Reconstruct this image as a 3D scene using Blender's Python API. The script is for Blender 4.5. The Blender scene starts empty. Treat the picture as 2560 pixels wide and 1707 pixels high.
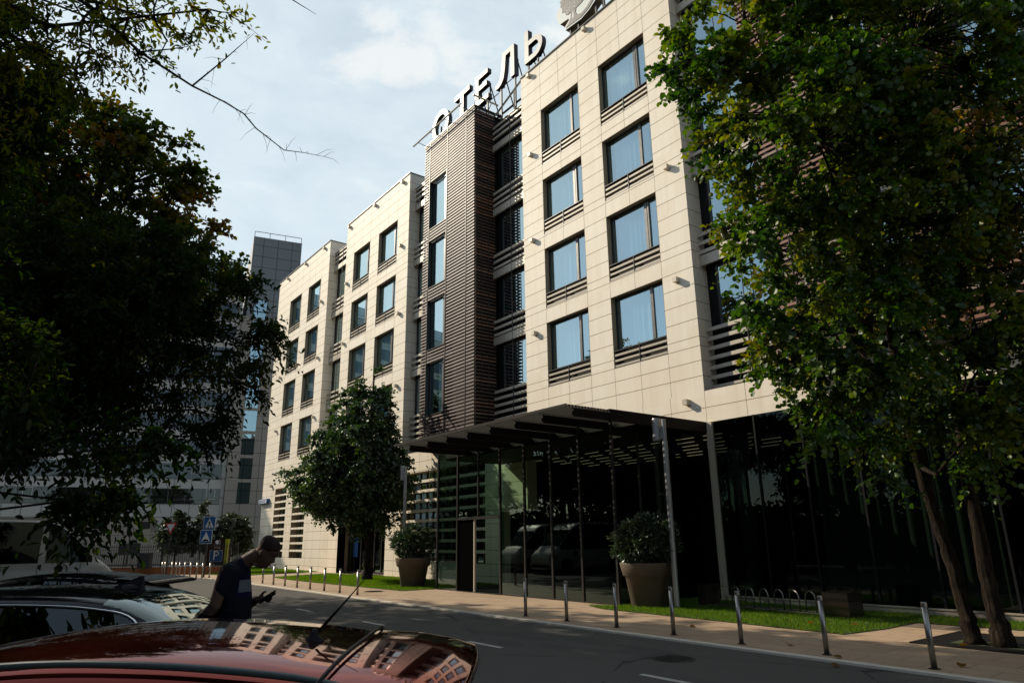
import bpy, math, random
import numpy as np
from mathutils import Vector, Matrix
random.seed(7)
SC = bpy.context.scene
COL = SC.collection

# ------------------------------------------------------------------ helpers
class MB:
    def __init__(s): s.v = []; s.f = []; s.m = []
    def add(s, vs, fs, mi=0):
        o = len(s.v); s.v += [tuple(p) for p in vs]
        for f in fs: s.f.append(tuple(o + i for i in f)); s.m.append(mi)
    def quad(s, a, b, c, d, mi=0): s.add([a, b, c, d], [(0, 1, 2, 3)], mi)
    def box(s, x0, x1, y0, y1, z0, z1, mi=0, M=None):
        vs = [(x, y, z) for z in (z0, z1) for y in (y0, y1) for x in (x0, x1)]
        if M is not None: vs = [tuple(M @ Vector(p)) for p in vs]
        s.add(vs, [(0, 2, 3, 1), (4, 5, 7, 6), (0, 1, 5, 4), (2, 6, 7, 3), (0, 4, 6, 2), (1, 3, 7, 5)], mi)
    def tube(s, pts, rads, n=8, mi=0, cap=True):
        pts = [Vector(p) for p in pts]
        if not hasattr(rads, '__len__'): rads = [rads] * len(pts)
        o = len(s.v); up = None
        for i, p in enumerate(pts):
            d = (pts[min(i + 1, len(pts) - 1)] - pts[max(i - 1, 0)])
            d = d.normalized() if d.length > 1e-9 else Vector((0, 0, 1))
            if up is None: up = Vector((1, 0, 0)) if abs(d.x) < .8 else Vector((0, 1, 0))
            a = d.cross(up).normalized(); b = a.cross(d).normalized(); up = b
            for k in range(n):
                t = 2 * math.pi * k / n
                s.v.append(tuple(p + (a * math.cos(t) + b * math.sin(t)) * rads[i]))
        for i in range(len(pts) - 1):
            for k in range(n):
                k2 = (k + 1) % n
                s.f.append((o + i * n + k, o + i * n + k2, o + (i + 1) * n + k2, o + (i + 1) * n + k)); s.m.append(mi)
        if cap:
            s.f.append(tuple(o + k for k in range(n))[::-1]); s.m.append(mi)
            s.f.append(tuple(o + (len(pts) - 1) * n + k for k in range(n))); s.m.append(mi)
    def lathe(s, prof, n=24, c=(0, 0, 0), mi=0):
        o = len(s.v)
        for r, z in prof:
            for k in range(n):
                t = 2 * math.pi * k / n
                s.v.append((c[0] + r * math.cos(t), c[1] + r * math.sin(t), c[2] + z))
        for i in range(len(prof) - 1):
            for k in range(n):
                k2 = (k + 1) % n
                s.f.append((o + i * n + k, o + i * n + k2, o + (i + 1) * n + k2, o + (i + 1) * n + k)); s.m.append(mi)
        s.f.append(tuple(o + k for k in range(n))[::-1]); s.m.append(mi)
        s.f.append(tuple(o + (len(prof) - 1) * n + k for k in range(n))); s.m.append(mi)
    def prism(s, poly, y0, y1, mi=0, mside=None, axis='y'):
        # poly of (u, w); extruded along y (u=x, w=z) or z (u=x, w=y)
        n = len(poly); P = (lambda u, w, t: (u, t, w)) if axis == 'y' else (lambda u, w, t: (u, w, t))
        o = len(s.v)
        s.v += [P(u, w, y0) for u, w in poly] + [P(u, w, y1) for u, w in poly]
        s.f.append(tuple(o + i for i in range(n))); s.m.append(mi)
        s.f.append(tuple(o + n + i for i in range(n))[::-1]); s.m.append(mi)
        for i in range(n):
            j = (i + 1) % n
            s.f.append((o + i, o + n + i, o + n + j, o + j)); s.m.append(mi if mside is None else mside)
    def build(s, name, mats, parent=None, smooth=False, fixn=True):
        me = bpy.data.meshes.new(name); me.from_pydata(s.v, [], s.f)
        if not isinstance(mats, (list, tuple)): mats = [mats]
        for m in mats: me.materials.append(m)
        if len(mats) > 1: me.polygons.foreach_set('material_index', s.m)
        if smooth: me.polygons.foreach_set('use_smooth', [True] * len(me.polygons))
        me.update()
        return link(name, me, parent)

def link(name, me, parent=None):
    o = bpy.data.objects.new(name, me); COL.objects.link(o)
    if parent is not None:
        o.parent = parent
        if parent.get('_inv') is not None: o.matrix_parent_inverse = Matrix.Translation(Vector(parent['_inv']))
    return o
def tag(o, label=None, cat=None, group=None, kind=None):
    if label: o['label'] = label
    if cat: o['category'] = cat
    if group: o['group'] = group
    if kind: o['kind'] = kind
    return o
def thing(name, label, cat, loc=(0, 0, 0), rz=0, group=None, world=False):
    """Empty at the base of a thing. world=True: its parts are given in world coordinates."""
    o = bpy.data.objects.new(name, None); COL.objects.link(o)
    o.location = loc; o.rotation_euler = (0, 0, rz); o.empty_display_size = .3
    if world: o['_inv'] = [-loc[0], -loc[1], -loc[2]]
    return tag(o, label, cat, group)
def copy_tree(o, parent=None):
    kids = list(o.children); c = o.copy(); COL.objects.link(c)
    if parent is not None: c.parent = parent
    for k in kids: copy_tree(k, c)
    return c
def flat(name, poly, z, mat, kind='structure'):
    mb = MB(); mb.add([(x, y, z) for x, y in poly], [tuple(range(len(poly)))]); o = mb.build(name, mat)
    if o.data.polygons[0].normal.z < 0: o.data.flip_normals()
    return tag(o, kind=kind)
def lerp(a, b, t): return a + (b - a) * t
class WN:  # tiny node helper
    def __init__(s, name):
        s.mat = bpy.data.materials.new(name); s.mat.use_nodes = True; s.nt = s.mat.node_tree
        s.nt.nodes.clear(); s.out = s.n('ShaderNodeOutputMaterial')
    def n(s, t, **k):
        nd = s.nt.nodes.new(t)
        for a, b in k.items():
            if a in nd.inputs: nd.inputs[a].default_value = b
            else: setattr(nd, a, b)
        return nd
    def l(s, a, b): s.nt.links.new(a, b)
    def math(s, op, a, b=None, clamp=False):
        nd = s.n('ShaderNodeMath', operation=op); nd.use_clamp = clamp
        for i, x in enumerate((a, b)):
            if x is None: continue
            if isinstance(x, (int, float)): nd.inputs[i].default_value = x
            else: s.l(x, nd.inputs[i])
        return nd.outputs[0]
    def mix(s, fac, a, b):
        nd = s.n('ShaderNodeMix', data_type='RGBA')
        for i, x in ((0, fac), (6, a), (7, b)):
            if isinstance(x, (int, float, tuple)): nd.inputs[i].default_value = x if not isinstance(x, tuple) or len(x) == 4 else (*x, 1)
            else: s.l(x, nd.inputs[i])
        return nd.outputs[2]
    def noise(s, scale, detail=4, rough=.55, vec=None, stretch=None):
        nd = s.n('ShaderNodeTexNoise', Scale=scale, Detail=detail, Roughness=rough)
        v = vec or s.n('ShaderNodeNewGeometry').outputs['Position']
        if stretch:
            mp = s.n('ShaderNodeMapping'); mp.inputs['Scale'].default_value = stretch; s.l(v, mp.inputs[0]); v = mp.outputs[0]
        s.l(v, nd.inputs['Vector']); return nd.outputs[0]
    def ramp(s, fac, stops):
        nd = s.n('ShaderNodeValToRGB'); el = nd.color_ramp.elements
        while len(el) < len(stops): el.new(.5)
        for e, (p, c) in zip(el, stops): e.position = p; e.color = (*c, 1) if len(c) == 3 else c
        s.l(fac, nd.inputs[0]); return nd.outputs[0]
    def surf(s, sh): s.l(sh, s.out.inputs[0]); return s.mat
def principled(w, col, rough=.6, metal=0, bump=None, bstr=.2, bdist=.01, **kw):
    p = w.n('ShaderNodeBsdfPrincipled'); p.inputs['Metallic'].default_value = metal
    if isinstance(col, tuple): p.inputs['Base Color'].default_value = (*col[:3], 1)
    else: w.l(col, p.inputs['Base Color'])
    if isinstance(rough, (int, float)): p.inputs['Roughness'].default_value = rough
    else: w.l(rough, p.inputs['Roughness'])
    for k, v in kw.items(): p.inputs[k.replace('_', ' ')].default_value = v
    if bump is not None:
        b = w.n('ShaderNodeBump', Strength=bstr, Distance=bdist); w.l(bump, b.inputs['Height']); w.l(b.outputs[0], p.inputs['Normal'])
    return p.outputs[0]
def simple(name, col, rough=.6, metal=0, var=.12, scale=6, **kw):
    w = WN(name); n = w.noise(scale, 5)
    c = w.mix(n, tuple(x * (1 - var) for x in col), tuple(min(1, x * (1 + var)) for x in col))
    r = w.math('ADD', w.math('MULTIPLY', n, .15), rough - .075)
    return w.surf(principled(w, c, r, metal, bump=n, bstr=.05, **kw))

M = {}
# cream stone panels
w = WN('cream_stone'); big = w.noise(.35, 3); fine = w.noise(9, 6); streak = w.noise(1.6, 5, stretch=(2.2, 2.2, .18))
pos = w.n('ShaderNodeNewGeometry').outputs['Position']
sn = w.n('ShaderNodeVectorMath', operation='SNAP'); w.l(pos, sn.inputs[0]); sn.inputs[1].default_value = (1.25, 50, .6)
wn = w.n('ShaderNodeTexWhiteNoise', noise_dimensions='3D'); w.l(sn.outputs[0], wn.inputs[0])
c = w.mix(wn.outputs[0], (.88, .785, .64), (.93, .85, .72))
c = w.mix(w.math('MULTIPLY', w.math('POWER', streak, 1.8), .6), c, (.58, .46, .31))
c = w.mix(w.math('MULTIPLY', fine, .12), c, (.8, .74, .62))
M['stone'] = w.surf(principled(w, c, .62, bump=fine, bstr=.04, Specular_IOR_Level=.32))
M['reveal'] = simple('shade_toned_reveal_stone', (.33, .25, .16), .7)  # cream stone browned in colour to carry the shade inside the openings
M['joint'] = simple('joint_brown', (.24, .17, .10), .9)  # dark brown lines of the panel joints
M['frame'] = simple('window_frame_metal', (.045, .042, .04), .35, .5)
M['framegrey'] = simple('grey_mullion', (.11, .105, .10), .35, .6)
M['slat'] = simple('grey_beige_slat', (.50, .44, .35), .45, .1)
M['band'] = simple('beige_metal_band', (.42, .37, .29), .4, .2)
M['cap'] = simple('parapet_cap_metal', (.035, .032, .03), .4, .5)
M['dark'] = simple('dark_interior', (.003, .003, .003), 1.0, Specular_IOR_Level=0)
M['darkwall'] = simple('dark_cladding', (.010, .010, .010), .6, Specular_IOR_Level=.12)
M['beam'] = simple('canopy_brown_metal', (.012, .009, .007), .6, 0, Specular_IOR_Level=.12)
M['steel'] = simple('brushed_steel', (.34, .31, .28), .34, .95, scale=3, var=.06)
M['polegrey'] = simple('galvanised_grey', (.40, .39, .38), .38, .6)
M['pot'] = simple('brown_clay_pot', (.115, .085, .06), .75)
M['concrete'] = simple('concrete', (.30, .28, .25), .85)
M['granite'] = simple('polished_dark_granite', (.03, .022, .018), .15, scale=60, var=.6)
M['black'] = simple('black_plastic', (.012, .012, .013), .45, Specular_IOR_Level=.12)
M['rubber'] = simple('tyre_rubber', (.015, .015, .015), .8, Specular_IOR_Level=.12)
M['white'] = simple('white_sign_face', (.75, .75, .73), .45, var=.04)
M['blue'] = simple('sign_blue', (.015, .09, .30), .4, var=.06)
M['red'] = simple('sign_red', (.55, .03, .03), .4, var=.06)
M['totem'] = simple('totem_brown', (.035, .018, .012), .4, Specular_IOR_Level=.12)
M['lime'] = simple('totem_lime', (.32, .36, .02), .45)
M['brickred'] = simple('orange_brick', (.36, .13, .045), .85, var=.3, scale=14)
M['annex'] = simple('annex_stone', (.30, .255, .205), .8)
M['fence'] = simple('fence_paint', (.05, .05, .055), .5, .3)
M['bark'] = None
w = WN('bark'); nz = w.noise(16, 7, .7, stretch=(1.5, 1.5, .22)); vv = w.noise(30, 4)
c = w.ramp(nz, [(.35, (.006, .0045, .003)), (.52, (.026, .019, .013)), (.75, (.07, .05, .035))])
M['bark'] = w.surf(principled(w, c, .95, bump=nz, bstr=1.0, bdist=.06, Specular_IOR_Level=.1))
# letters
M['letterface'] = simple('letter_face', (.60, .57, .53), .4, var=.05)
M['letterside'] = simple('letter_side', (.03, .022, .022), .5)
M['logoface'] = simple('emblem_white', (.66, .70, .67), .5, var=.05)
M['logogrey'] = simple('emblem_grey', (.19, .175, .16), .55)
M['logoside'] = simple('emblem_tan_side', (.30, .24, .15), .6, var=.25, scale=2)
# wooden louvres: per-slat colour from height
def slatmat(name, dk, stops=None, rgh=.42):
    w = WN(name); pos = w.n('ShaderNodeNewGeometry').outputs['Position']
    mp = w.n('ShaderNodeMapping'); mp.inputs['Scale'].default_value = (.30, 0, 1 / .1675); w.l(pos, mp.inputs[0])
    vm = w.n('ShaderNodeVectorMath', operation='FLOOR'); w.l(mp.outputs[0], vm.inputs[0])
    wn = w.n('ShaderNodeTexWhiteNoise', noise_dimensions='3D'); w.l(vm.outputs[0], wn.inputs[0])
    c = w.ramp(wn.outputs[0], stops or [(0, (.20 * dk, .085 * dk, .05 * dk)), (.35, (.28 * dk, .13 * dk, .08 * dk)), (.7, (.26 * dk, .17 * dk, .12 * dk)), (1, (.34 * dk, .29 * dk, .25 * dk))])
    n = w.noise(14, 4, stretch=(.3, .3, 4)); c = w.mix(w.math('MULTIPLY', n, .4), c, (.08, .045, .03))
    return w.surf(principled(w, c, rgh, 0))
M['wood'] = slatmat('weathered_wood_louvre', 1, [(0, (.09, .05, .043)), (.5, (.14, .092, .082)), (1, (.22, .16, .14))], .52)
M['woodside'] = slatmat('shaded_wood_louvre', 1, [(0, (.012, .009, .008)), (.5, (.03, .018, .012)), (.72, (.035, .02, .013)), (.78, (.15, .065, .035)), (.9, (.18, .085, .05)), (1, (.17, .12, .09))], .6)  # side slats: louvre wood with the shade of the tower flanks in its colour
M['woodred'] = slatmat('red_wood_louvre', 1.2)
# glazing: mirror-like coated glass, see-through tinted
def glassmat(name, tint, refl, base, grow=.75):
    w = WN(name); lw = w.n('ShaderNodeLayerWeight', Blend=.5)
    f = w.math('ADD', w.math('MULTIPLY', w.math('POWER', lw.outputs['Facing'], 3.0), grow), base, clamp=True)
    wob = w.noise(.55, 2)
    b = w.n('ShaderNodeBump', Strength=.012, Distance=.05); w.l(wob, b.inputs['Height'])
    tr = w.n('ShaderNodeBsdfTransparent', Color=(*tint, 1)); gl = w.n('ShaderNodeBsdfGlossy', Color=(*refl, 1), Roughness=.0)
    w.l(b.outputs[0], gl.inputs['Normal'])
    mx = w.n('ShaderNodeMixShader'); w.l(f, mx.inputs[0]); w.l(tr.outputs[0], mx.inputs[1]); w.l(gl.outputs[0], mx.inputs[2])
    return w.surf(mx.outputs[0])
M['pane'] = glassmat('blue_window_glass', (.58, .72, .78), (.74, .97, 1.0), .48)
M['lobby'] = glassmat('green_lobby_glass', (.50, .64, .53), (.7, .85, .8), .06, .55)
M['darkpane'] = glassmat('dark_curtainwall_glass', (.26, .32, .28), (.55, .7, .7), .035, .4)
M['farpane'] = glassmat('far_window_glass', (.2, .23, .24), (.45, .50, .52), .13)
M['carglass'] = glassmat('car_glass', (.04, .05, .05), (.9, 1, .98), .07, .8)
M['vanglass'] = glassmat('van_dark_glass', (.05, .07, .07), (.55, .6, .55), .02, .22)
w = WN('curtain'); tb = w.n('ShaderNodeBsdfDiffuse', Color=(.75, .80, .82, 1)); M['curtain'] = w.surf(tb.outputs[0])
M['curtaindark'] = simple('dark_curtain', (.055, .07, .055), .9, var=.4, scale=3, Specular_IOR_Level=.12)
w = WN('ceiling_light_strip'); em = w.n('ShaderNodeEmission', Color=(1, .86, .5, 1), Strength=.22); M['strip'] = w.surf(em.outputs[0])
M['ceil'] = simple('lobby_ceiling', (.05, .055, .045), .7, Specular_IOR_Level=.12)
# ground materials
w = WN('asphalt'); a = w.noise(2.2, 5); b_ = w.noise(160, 3, .7); c_ = w.noise(.12, 3)
c = w.ramp(b_, [(.25, (.042, .039, .035)), (.5, (.085, .079, .071)), (.72, (.19, .175, .15))])
c = w.mix(w.math('MULTIPLY', a, .4), c, (.065, .06, .054)); c = w.mix(w.math('MULTIPLY', c_, .3), c, (.10, .09, .08)); pt = w.ramp(w.noise(.45, 2, stretch=(.5, 1.6, 1)), [(.56, (0, 0, 0)), (.575, (1, 1, 1))]); c = w.mix(w.math('MULTIPLY', pt, .3), c, (.045, .043, .041)); vo = w.n('ShaderNodeTexVoronoi', feature='DISTANCE_TO_EDGE', Scale=.35); w.l(w.n('ShaderNodeNewGeometry').outputs['Position'], vo.inputs['Vector']); ck = w.math('LESS_THAN', w.math('ADD', vo.outputs['Distance'], w.math('MULTIPLY', a, .03)), .018); c = w.mix(w.math('MULTIPLY', ck, .6), c, (.012, .012, .012))
M['asphalt'] = w.surf(principled(w, c, .9, bump=b_, bstr=.6, bdist=.008, Specular_IOR_Level=.2))
w = WN('granite_paving'); pos = w.n('ShaderNodeNewGeometry').outputs['Position']
br = w.n('ShaderNodeTexBrick', Scale=1.0, offset=.5); br.inputs['Mortar Size'].default_value = .009; br.inputs['Brick Width'].default_value = .9; br.inputs['Row Height'].default_value = .45
br.inputs['Color1'].default_value = (.40, .27, .165, 1); br.inputs['Color2'].default_value = (.49, .35, .225, 1); br.inputs['Mortar'].default_value = (.12, .08, .055, 1)
w.l(pos, br.inputs['Vector']); nz = w.noise(1.0, 6, .65); f2 = w.noise(45, 4)
c = w.mix(w.math('MULTIPLY', nz, .6), br.outputs[0], (.25, .155, .09)); c = w.mix(w.math('MULTIPLY', f2, .2), c, (.6, .5, .4))
M['paving'] = w.surf(principled(w, c, .7, bump=br.outputs['Fac'], bstr=.2, bdist=-.004))
M['kerb'] = simple('kerb_paint', (.62, .56, .46), .7, var=.25, scale=5)
M['mark'] = simple('worn_road_paint', (.42, .40, .36), .7, var=.3, scale=20)
M['soil'] = simple('lawn_soil', (.035, .05, .012), .95, var=.4, scale=12)
M['land'] = simple('far_ground', (.03, .035, .02), .95, scale=.05)
def leafmat(name, stops, trans=.45, gloss=.1, edge=None):
    w = WN(name); at = w.n('ShaderNodeAttribute', attribute_name='tint')
    c = w.ramp(at.outputs['Fac'], stops)
    d = w.n('ShaderNodeBsdfDiffuse'); w.l(c, d.inputs[0]); t = w.n('ShaderNodeBsdfTranslucent')
    hs = w.n('ShaderNodeHueSaturation', Saturation=1.25, Value=1.9); w.l(c, hs.inputs['Color']); w.l(hs.outputs[0], t.inputs[0])
    m1 = w.n('ShaderNodeMixShader', Fac=trans); w.l(d.outputs[0], m1.inputs[1]); w.l(t.outputs[0], m1.inputs[2])
    g = w.n('ShaderNodeBsdfGlossy', Roughness=.45, Color=(.9, .95, .9, 1)); m2 = w.n('ShaderNodeMixShader', Fac=gloss)
    w.l(m1.outputs[0], m2.inputs[1]); w.l(g.outputs[0], m2.inputs[2]); return w.surf(m2.outputs[0])
M['leaf_lime'] = leafmat('linden_leaves', [(0, (.012, .035, .005)), (.4, (.038, .085, .008)), (.68, (.12, .155, .010)), (.88, (.17, .13, .012)), (.95, (.16, .075, .02)), (1, (.10, .04, .015))], .42, .035)
M['leaf_yellow'] = leafmat('turning_linden_leaves', [(0, (.008, .02, .004)), (.5, (.022, .04, .006)), (.75, (.12, .11, .010)), (.8, (.17, .11, .012)), (1, (.14, .055, .015))], .42, .035)
M['leaf_maple'] = leafmat('maple_leaves', [(0, (.014, .026, .005)), (.45, (.032, .05, .006)), (.75, (.085, .075, .009)), (1, (.16, .06, .01))], .42, .02)
M['leaf_ash'] = leafmat('ash_leaves', [(0, (.005, .012, .003)), (.55, (.012, .026, .004)), (.85, (.035, .05, .005)), (1, (.09, .08, .009))], .34, .01)
M['leaf_elder'] = leafmat('backlit_elder_leaves', [(0, (.012, .022, .004)), (.4, (.04, .06, .006)), (.75, (.11, .11, .010)), (1, (.15, .10, .012))], .55, .01)
M['leaf_mid'] = leafmat('dark_green_leaves', [(0, (.012, .028, .007)), (.6, (.028, .058, .010)), (1, (.06, .10, .015))], .3, .08)
M['leaf_shrub'] = leafmat('laurel_leaves', [(0, (.012, .028, .007)), (.7, (.03, .06, .014)), (1, (.06, .10, .03))], .15, .13)
M['leaf_far'] = leafmat('far_tree_leaves', [(0, (.025, .035, .018)), (1, (.05, .065, .03))], .25, .05)
M['grass'] = leafmat('grass_blades', [(0, (.045, .095, .008)), (.6, (.08, .16, .012)), (1, (.16, .20, .03))], .45, .02)

# ------------------------------------------------------------------ camera, light, sky
R = Vector((0.6058, 0.7955, -0.0140)); 
def cam_axes(yaw=.92, pitch=.28, roll=-.014):
    cy, sy, cp, sp = math.cos(yaw), math.sin(yaw), math.cos(pitch), math.sin(pitch)
    F = Vector((-sy * cp, cy * cp, sp)); R0 = Vector((cy, sy, 0)); U0 = R0.cross(F)
    r = math.cos(roll) * R0 + math.sin(roll) * U0; u = -math.sin(roll) * R0 + math.cos(roll) * U0
    return r, u, F
Rv, Uv, Fv = cam_axes()
cam = bpy.data.objects.new('camera', bpy.data.cameras.new('camera')); COL.objects.link(cam); SC.camera = cam
m = Matrix((( Rv.x, Uv.x, -Fv.x), (Rv.y, Uv.y, -Fv.y), (Rv.z, Uv.z, -Fv.z))).to_4x4(); m.translation = Vector((0, 0, 1.793)); cam.matrix_world = m
cam.data.sensor_width = 36; cam.data.lens = 1716.69 / 2560 * 36; cam.data.clip_start = .05; cam.data.clip_end = 3000
SUN = Vector((-3.0, -1.42, 2.12)).normalized()
sl = bpy.data.lights.new('sun', 'SUN'); sl.energy = 5.0; sl.angle = math.radians(.5); sl.color = (1.0, .885, .70)
so = bpy.data.objects.new('sun', sl); COL.objects.link(so); so.rotation_euler = SUN.to_track_quat('Z', 'Y').to_euler(); so.location = SUN * 100
W = bpy.data.worlds.new('World'); SC.world = W; W.use_nodes = True; nt = W.node_tree; nt.nodes.clear()
wo = nt.nodes.new('ShaderNodeOutputWorld'); bg = nt.nodes.new('ShaderNodeBackground'); sky = nt.nodes.new('ShaderNodeTexSky')
sky.sky_type = 'NISHITA'; sky.sun_disc = False; sky.sun_elevation = math.asin(SUN.z); sky.sun_rotation = math.atan2(SUN.x, SUN.y)
sky.air_density = 1.0; sky.dust_density = .6; sky.ozone_density = 1.0
tc = nt.nodes.new('ShaderNodeTexCoord'); mp = nt.nodes.new('ShaderNodeMapping'); mp.inputs['Scale'].default_value = (1, 1, 2.2)
nz = nt.nodes.new('ShaderNodeTexNoise'); nz.inputs['Scale'].default_value = 9; nz.inputs['Detail'].default_value = 9; nz.inputs['Roughness'].default_value = .58; nz.inputs['Distortion'].default_value = .25
mp.inputs['Location'].default_value = (.3, .1, .2)
def wn_(t, **k):
    nd = nt.nodes.new(t)
    for a, b in k.items(): setattr(nd, a, b)
    return nd
def mth(op, a, b=None, clamp=False):
    nd = wn_('ShaderNodeMath', operation=op, use_clamp=clamp)
    for i, x in enumerate((a, b)):
        if x is None: continue
        if isinstance(x, (int, float)): nd.inputs[i].default_value = x
        else: nt.links.new(x, nd.inputs[i])
    return nd.outputs[0]
L = nt.links.new
L(tc.outputs['Generated'], mp.inputs[0]); L(mp.outputs[0], nz.inputs['Vector'])
def blob(d, lo, hi):
    v = wn_('ShaderNodeVectorMath', operation='DOT_PRODUCT'); L(tc.outputs['Generated'], v.inputs[0]); v.inputs[1].default_value = Vector(d).normalized()
    m_ = wn_('ShaderNodeMapRange', interpolation_type='SMOOTHSTEP'); L(v.outputs['Value'], m_.inputs[0]); m_.inputs[1].default_value = lo; m_.inputs[2].default_value = hi; return m_.outputs[0]
b_all = mth('MAXIMUM', blob((-.722, .296, .626), .9972, .99985), blob((-.703, .362, .612), .9983, .9999)); b_all = mth('MAXIMUM', b_all, mth('MULTIPLY', blob((-.62, .44, .65), .990, .999), .35))
dens = mth('MULTIPLY', mth('SUBTRACT', mth('ADD', nz.outputs[0], mth('MULTIPLY', b_all, .27)), .62), 6.5, True)
veil = mth('MULTIPLY', mth('ADD', mth('MULTIPLY', nz.outputs[0], .5), .58, True), mth('ADD', mth('MULTIPLY', blob((-.78, .42, .46), .35, .88), .70), .30), True)
hz = wn_('ShaderNodeMix', data_type='RGBA'); L(veil, hz.inputs[0]); L(sky.outputs[0], hz.inputs[6]); hz.inputs[7].default_value = (7.3, 8.4, 8.9, 1)
mx = wn_('ShaderNodeMix', data_type='RGBA'); mx.inputs[7].default_value = (8.4, 8.6, 8.6, 1); L(mth('MULTIPLY', dens, .8), mx.inputs[0]); L(hz.outputs[2], mx.inputs[6])
L(mx.outputs[2], bg.inputs[0]); L(bg.outputs[0], wo.inputs[0])
bg.inputs[1].default_value = .108
SC.view_settings.view_transform = 'Standard'; SC.view_settings.look = 'None'; SC.view_settings.exposure = 0
SC.render.engine = 'CYCLES'; SC.cycles.max_bounces = 8; SC.cycles.transparent_max_bounces = 16; SC.cycles.sample_clamp_indirect = 4

# ------------------------------------------------------------------ ground
flat('ground', [(-900, -900), (900, -900), (900, 900), (-900, 900)], -.06, M['land'])
flat('road', [(-75, -9), (40, -9), (40, 10.46), (-41, 10.46), (-44.2, 9.9), (-46.6, 9.35), (-48.3, 9.0), (-49.3, 10), (-49.2, 13), (-52, 30), (-60, 60), (-75, 60)], -.03, M['asphalt'])
flat('pavement', [(40, 10.62), (40, 18.6), (-64, 18.6), (-64, 16), (-49.0, 12.6), (-48.8, 10.6), (-48.0, 9.15), (-46.6, 9.5), (-44.2, 10.05), (-41, 10.62)], 0, M['paving'])
mb = MB(); pts = [(40, 10.46), (-41, 10.46), (-44.2, 9.9), (-46.6, 9.35), (-48.3, 9.0)]; pin = [(40, 10.62), (-41, 10.62), (-44.2, 10.06), (-46.6, 9.51), (-48.3, 9.16)]
for i in range(4):
    for z0, z1, A, B in ((.004, .004, pts, pin),):
        mb.quad((*A[i], z0), (*B[i], z0), (*B[i + 1], z0), (*A[i + 1], z0))
    mb.quad((*pts[i], -.05), (*pts[i], .004), (*pts[i + 1], .004), (*pts[i + 1], -.05))
tag(mb.build('kerb', M['kerb']), kind='structure')
flat('path', [(-64, 18.6), (-49.0, 12.9), (-48.2, 9.0), (-49.4, 9.2), (-53.5, 9.6), (-70, 14)], -.005, M['concrete'])
mb = MB()
for x in (-24.7, -20.37, -16.04, -11.57, -7.25, -2.9, 1.4): mb.box(x, x + 1.04, 7.64, 7.74, -.029, -.026)
tag(mb.build('lane_marking', M['mark']), kind='structure')

def leafy(name, P, Dv, Nv, L_, tint, mat, parent=None, shape='broad'):
    """P leaf bases (n,3), Dv directions, Nv normals, L_ lengths: two folded quads a leaf"""
    n = len(P); Dv = Dv / (np.linalg.norm(Dv, axis=1, keepdims=True) + 1e-9)
    S = np.cross(Dv, Nv); S /= (np.linalg.norm(S, axis=1, keepdims=True) + 1e-9); N = np.cross(S, Dv)
    wd = {'broad': (.46, .40, .28, .72), 'maple': (.40, .46, .22, .62), 'ash': (.17, .19, .25, .6), 'laurel': (.15, .17, .3, .7)}[shape]
    prof = [(0, 0, 0), (wd[2], wd[0], .10), (wd[3], wd[1], .12), (1, 0, -.08), (wd[3], -wd[1], .12), (wd[2], -wd[0], .10)]
    V = np.zeros((n, 6, 3)); l = L_[:, None]
    for i, (a, b, c) in enumerate(prof): V[:, i] = P + Dv * a * l + S * b * l + N * c * l
    idx = (np.arange(n) * 6)[:, None] + np.array([0, 1, 2, 3, 0, 3, 4, 5])[None]
    me = bpy.data.meshes.new(name); me.vertices.add(n * 6); me.vertices.foreach_set('co', V.ravel())
    me.loops.add(n * 8); me.loops.foreach_set('vertex_index', idx.ravel().astype(np.int32))
    me.polygons.add(n * 2); me.polygons.foreach_set('loop_start', np.arange(0, n * 8, 4, dtype=np.int32)); me.polygons.foreach_set('loop_total', np.full(n * 2, 4, dtype=np.int32))
    at = me.attributes.new('tint', 'FLOAT', 'POINT'); at.data.foreach_set('value', np.repeat(tint, 6).astype(np.float32))
    me.materials.append(mat); me.update(calc_edges=True); return link(name, me, parent)

def sprays(rng, C, rad, nsp, nlf, leaf, droop=.35, out=None, flatz=.75):
    """foliage clump: sprays of leaves along short twigs; returns P, D, N, L and twig segments"""
    C = np.asarray(C, float); K = len(C); n = K * nsp
    O = np.repeat(C, nsp, 0); r = np.repeat(np.asarray(rad, float), nsp)
    d = rng.normal(size=(n, 3)); d[:, 2] *= flatz; d /= np.linalg.norm(d, axis=1, keepdims=True)
    if out is not None: d = d + .55 * np.repeat(out, nsp, 0); d /= np.linalg.norm(d, axis=1, keepdims=True)
    Ls = r * rng.uniform(.6, 1.25, n)
    t = (np.arange(nlf) + rng.uniform(.1, .9, (n, nlf))) / nlf
    g = np.array([0, 0, -1.0])
    Pt = O[:, None] + d[:, None] * (Ls[:, None] * t)[:, :, None] + g * (droop * Ls[:, None] * t ** 2)[:, :, None]
    side = np.cross(d, rng.normal(size=(n, 3))); side /= np.linalg.norm(side, axis=1, keepdims=True)
    sg = np.where(np.arange(nlf) % 2 == 0, 1, -1)[None, :, None]
    Dl = d[:, None] * .7 + side[:, None] * sg * .8 + rng.normal(size=(n, nlf, 3)) * .35 + g * .35
    Nl = rng.normal(size=(n, nlf, 3)) * .55 + np.array([0, 0, 1.0])
    Ll = leaf * rng.uniform(.6, 1.25, (n, nlf))
    ends = O + d * Ls[:, None] * .95 + g * (droop * Ls)[:, None] * .9
    return Pt.reshape(-1, 3), Dl.reshape(-1, 3), Nl.reshape(-1, 3), Ll.ravel(), O, ends

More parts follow.
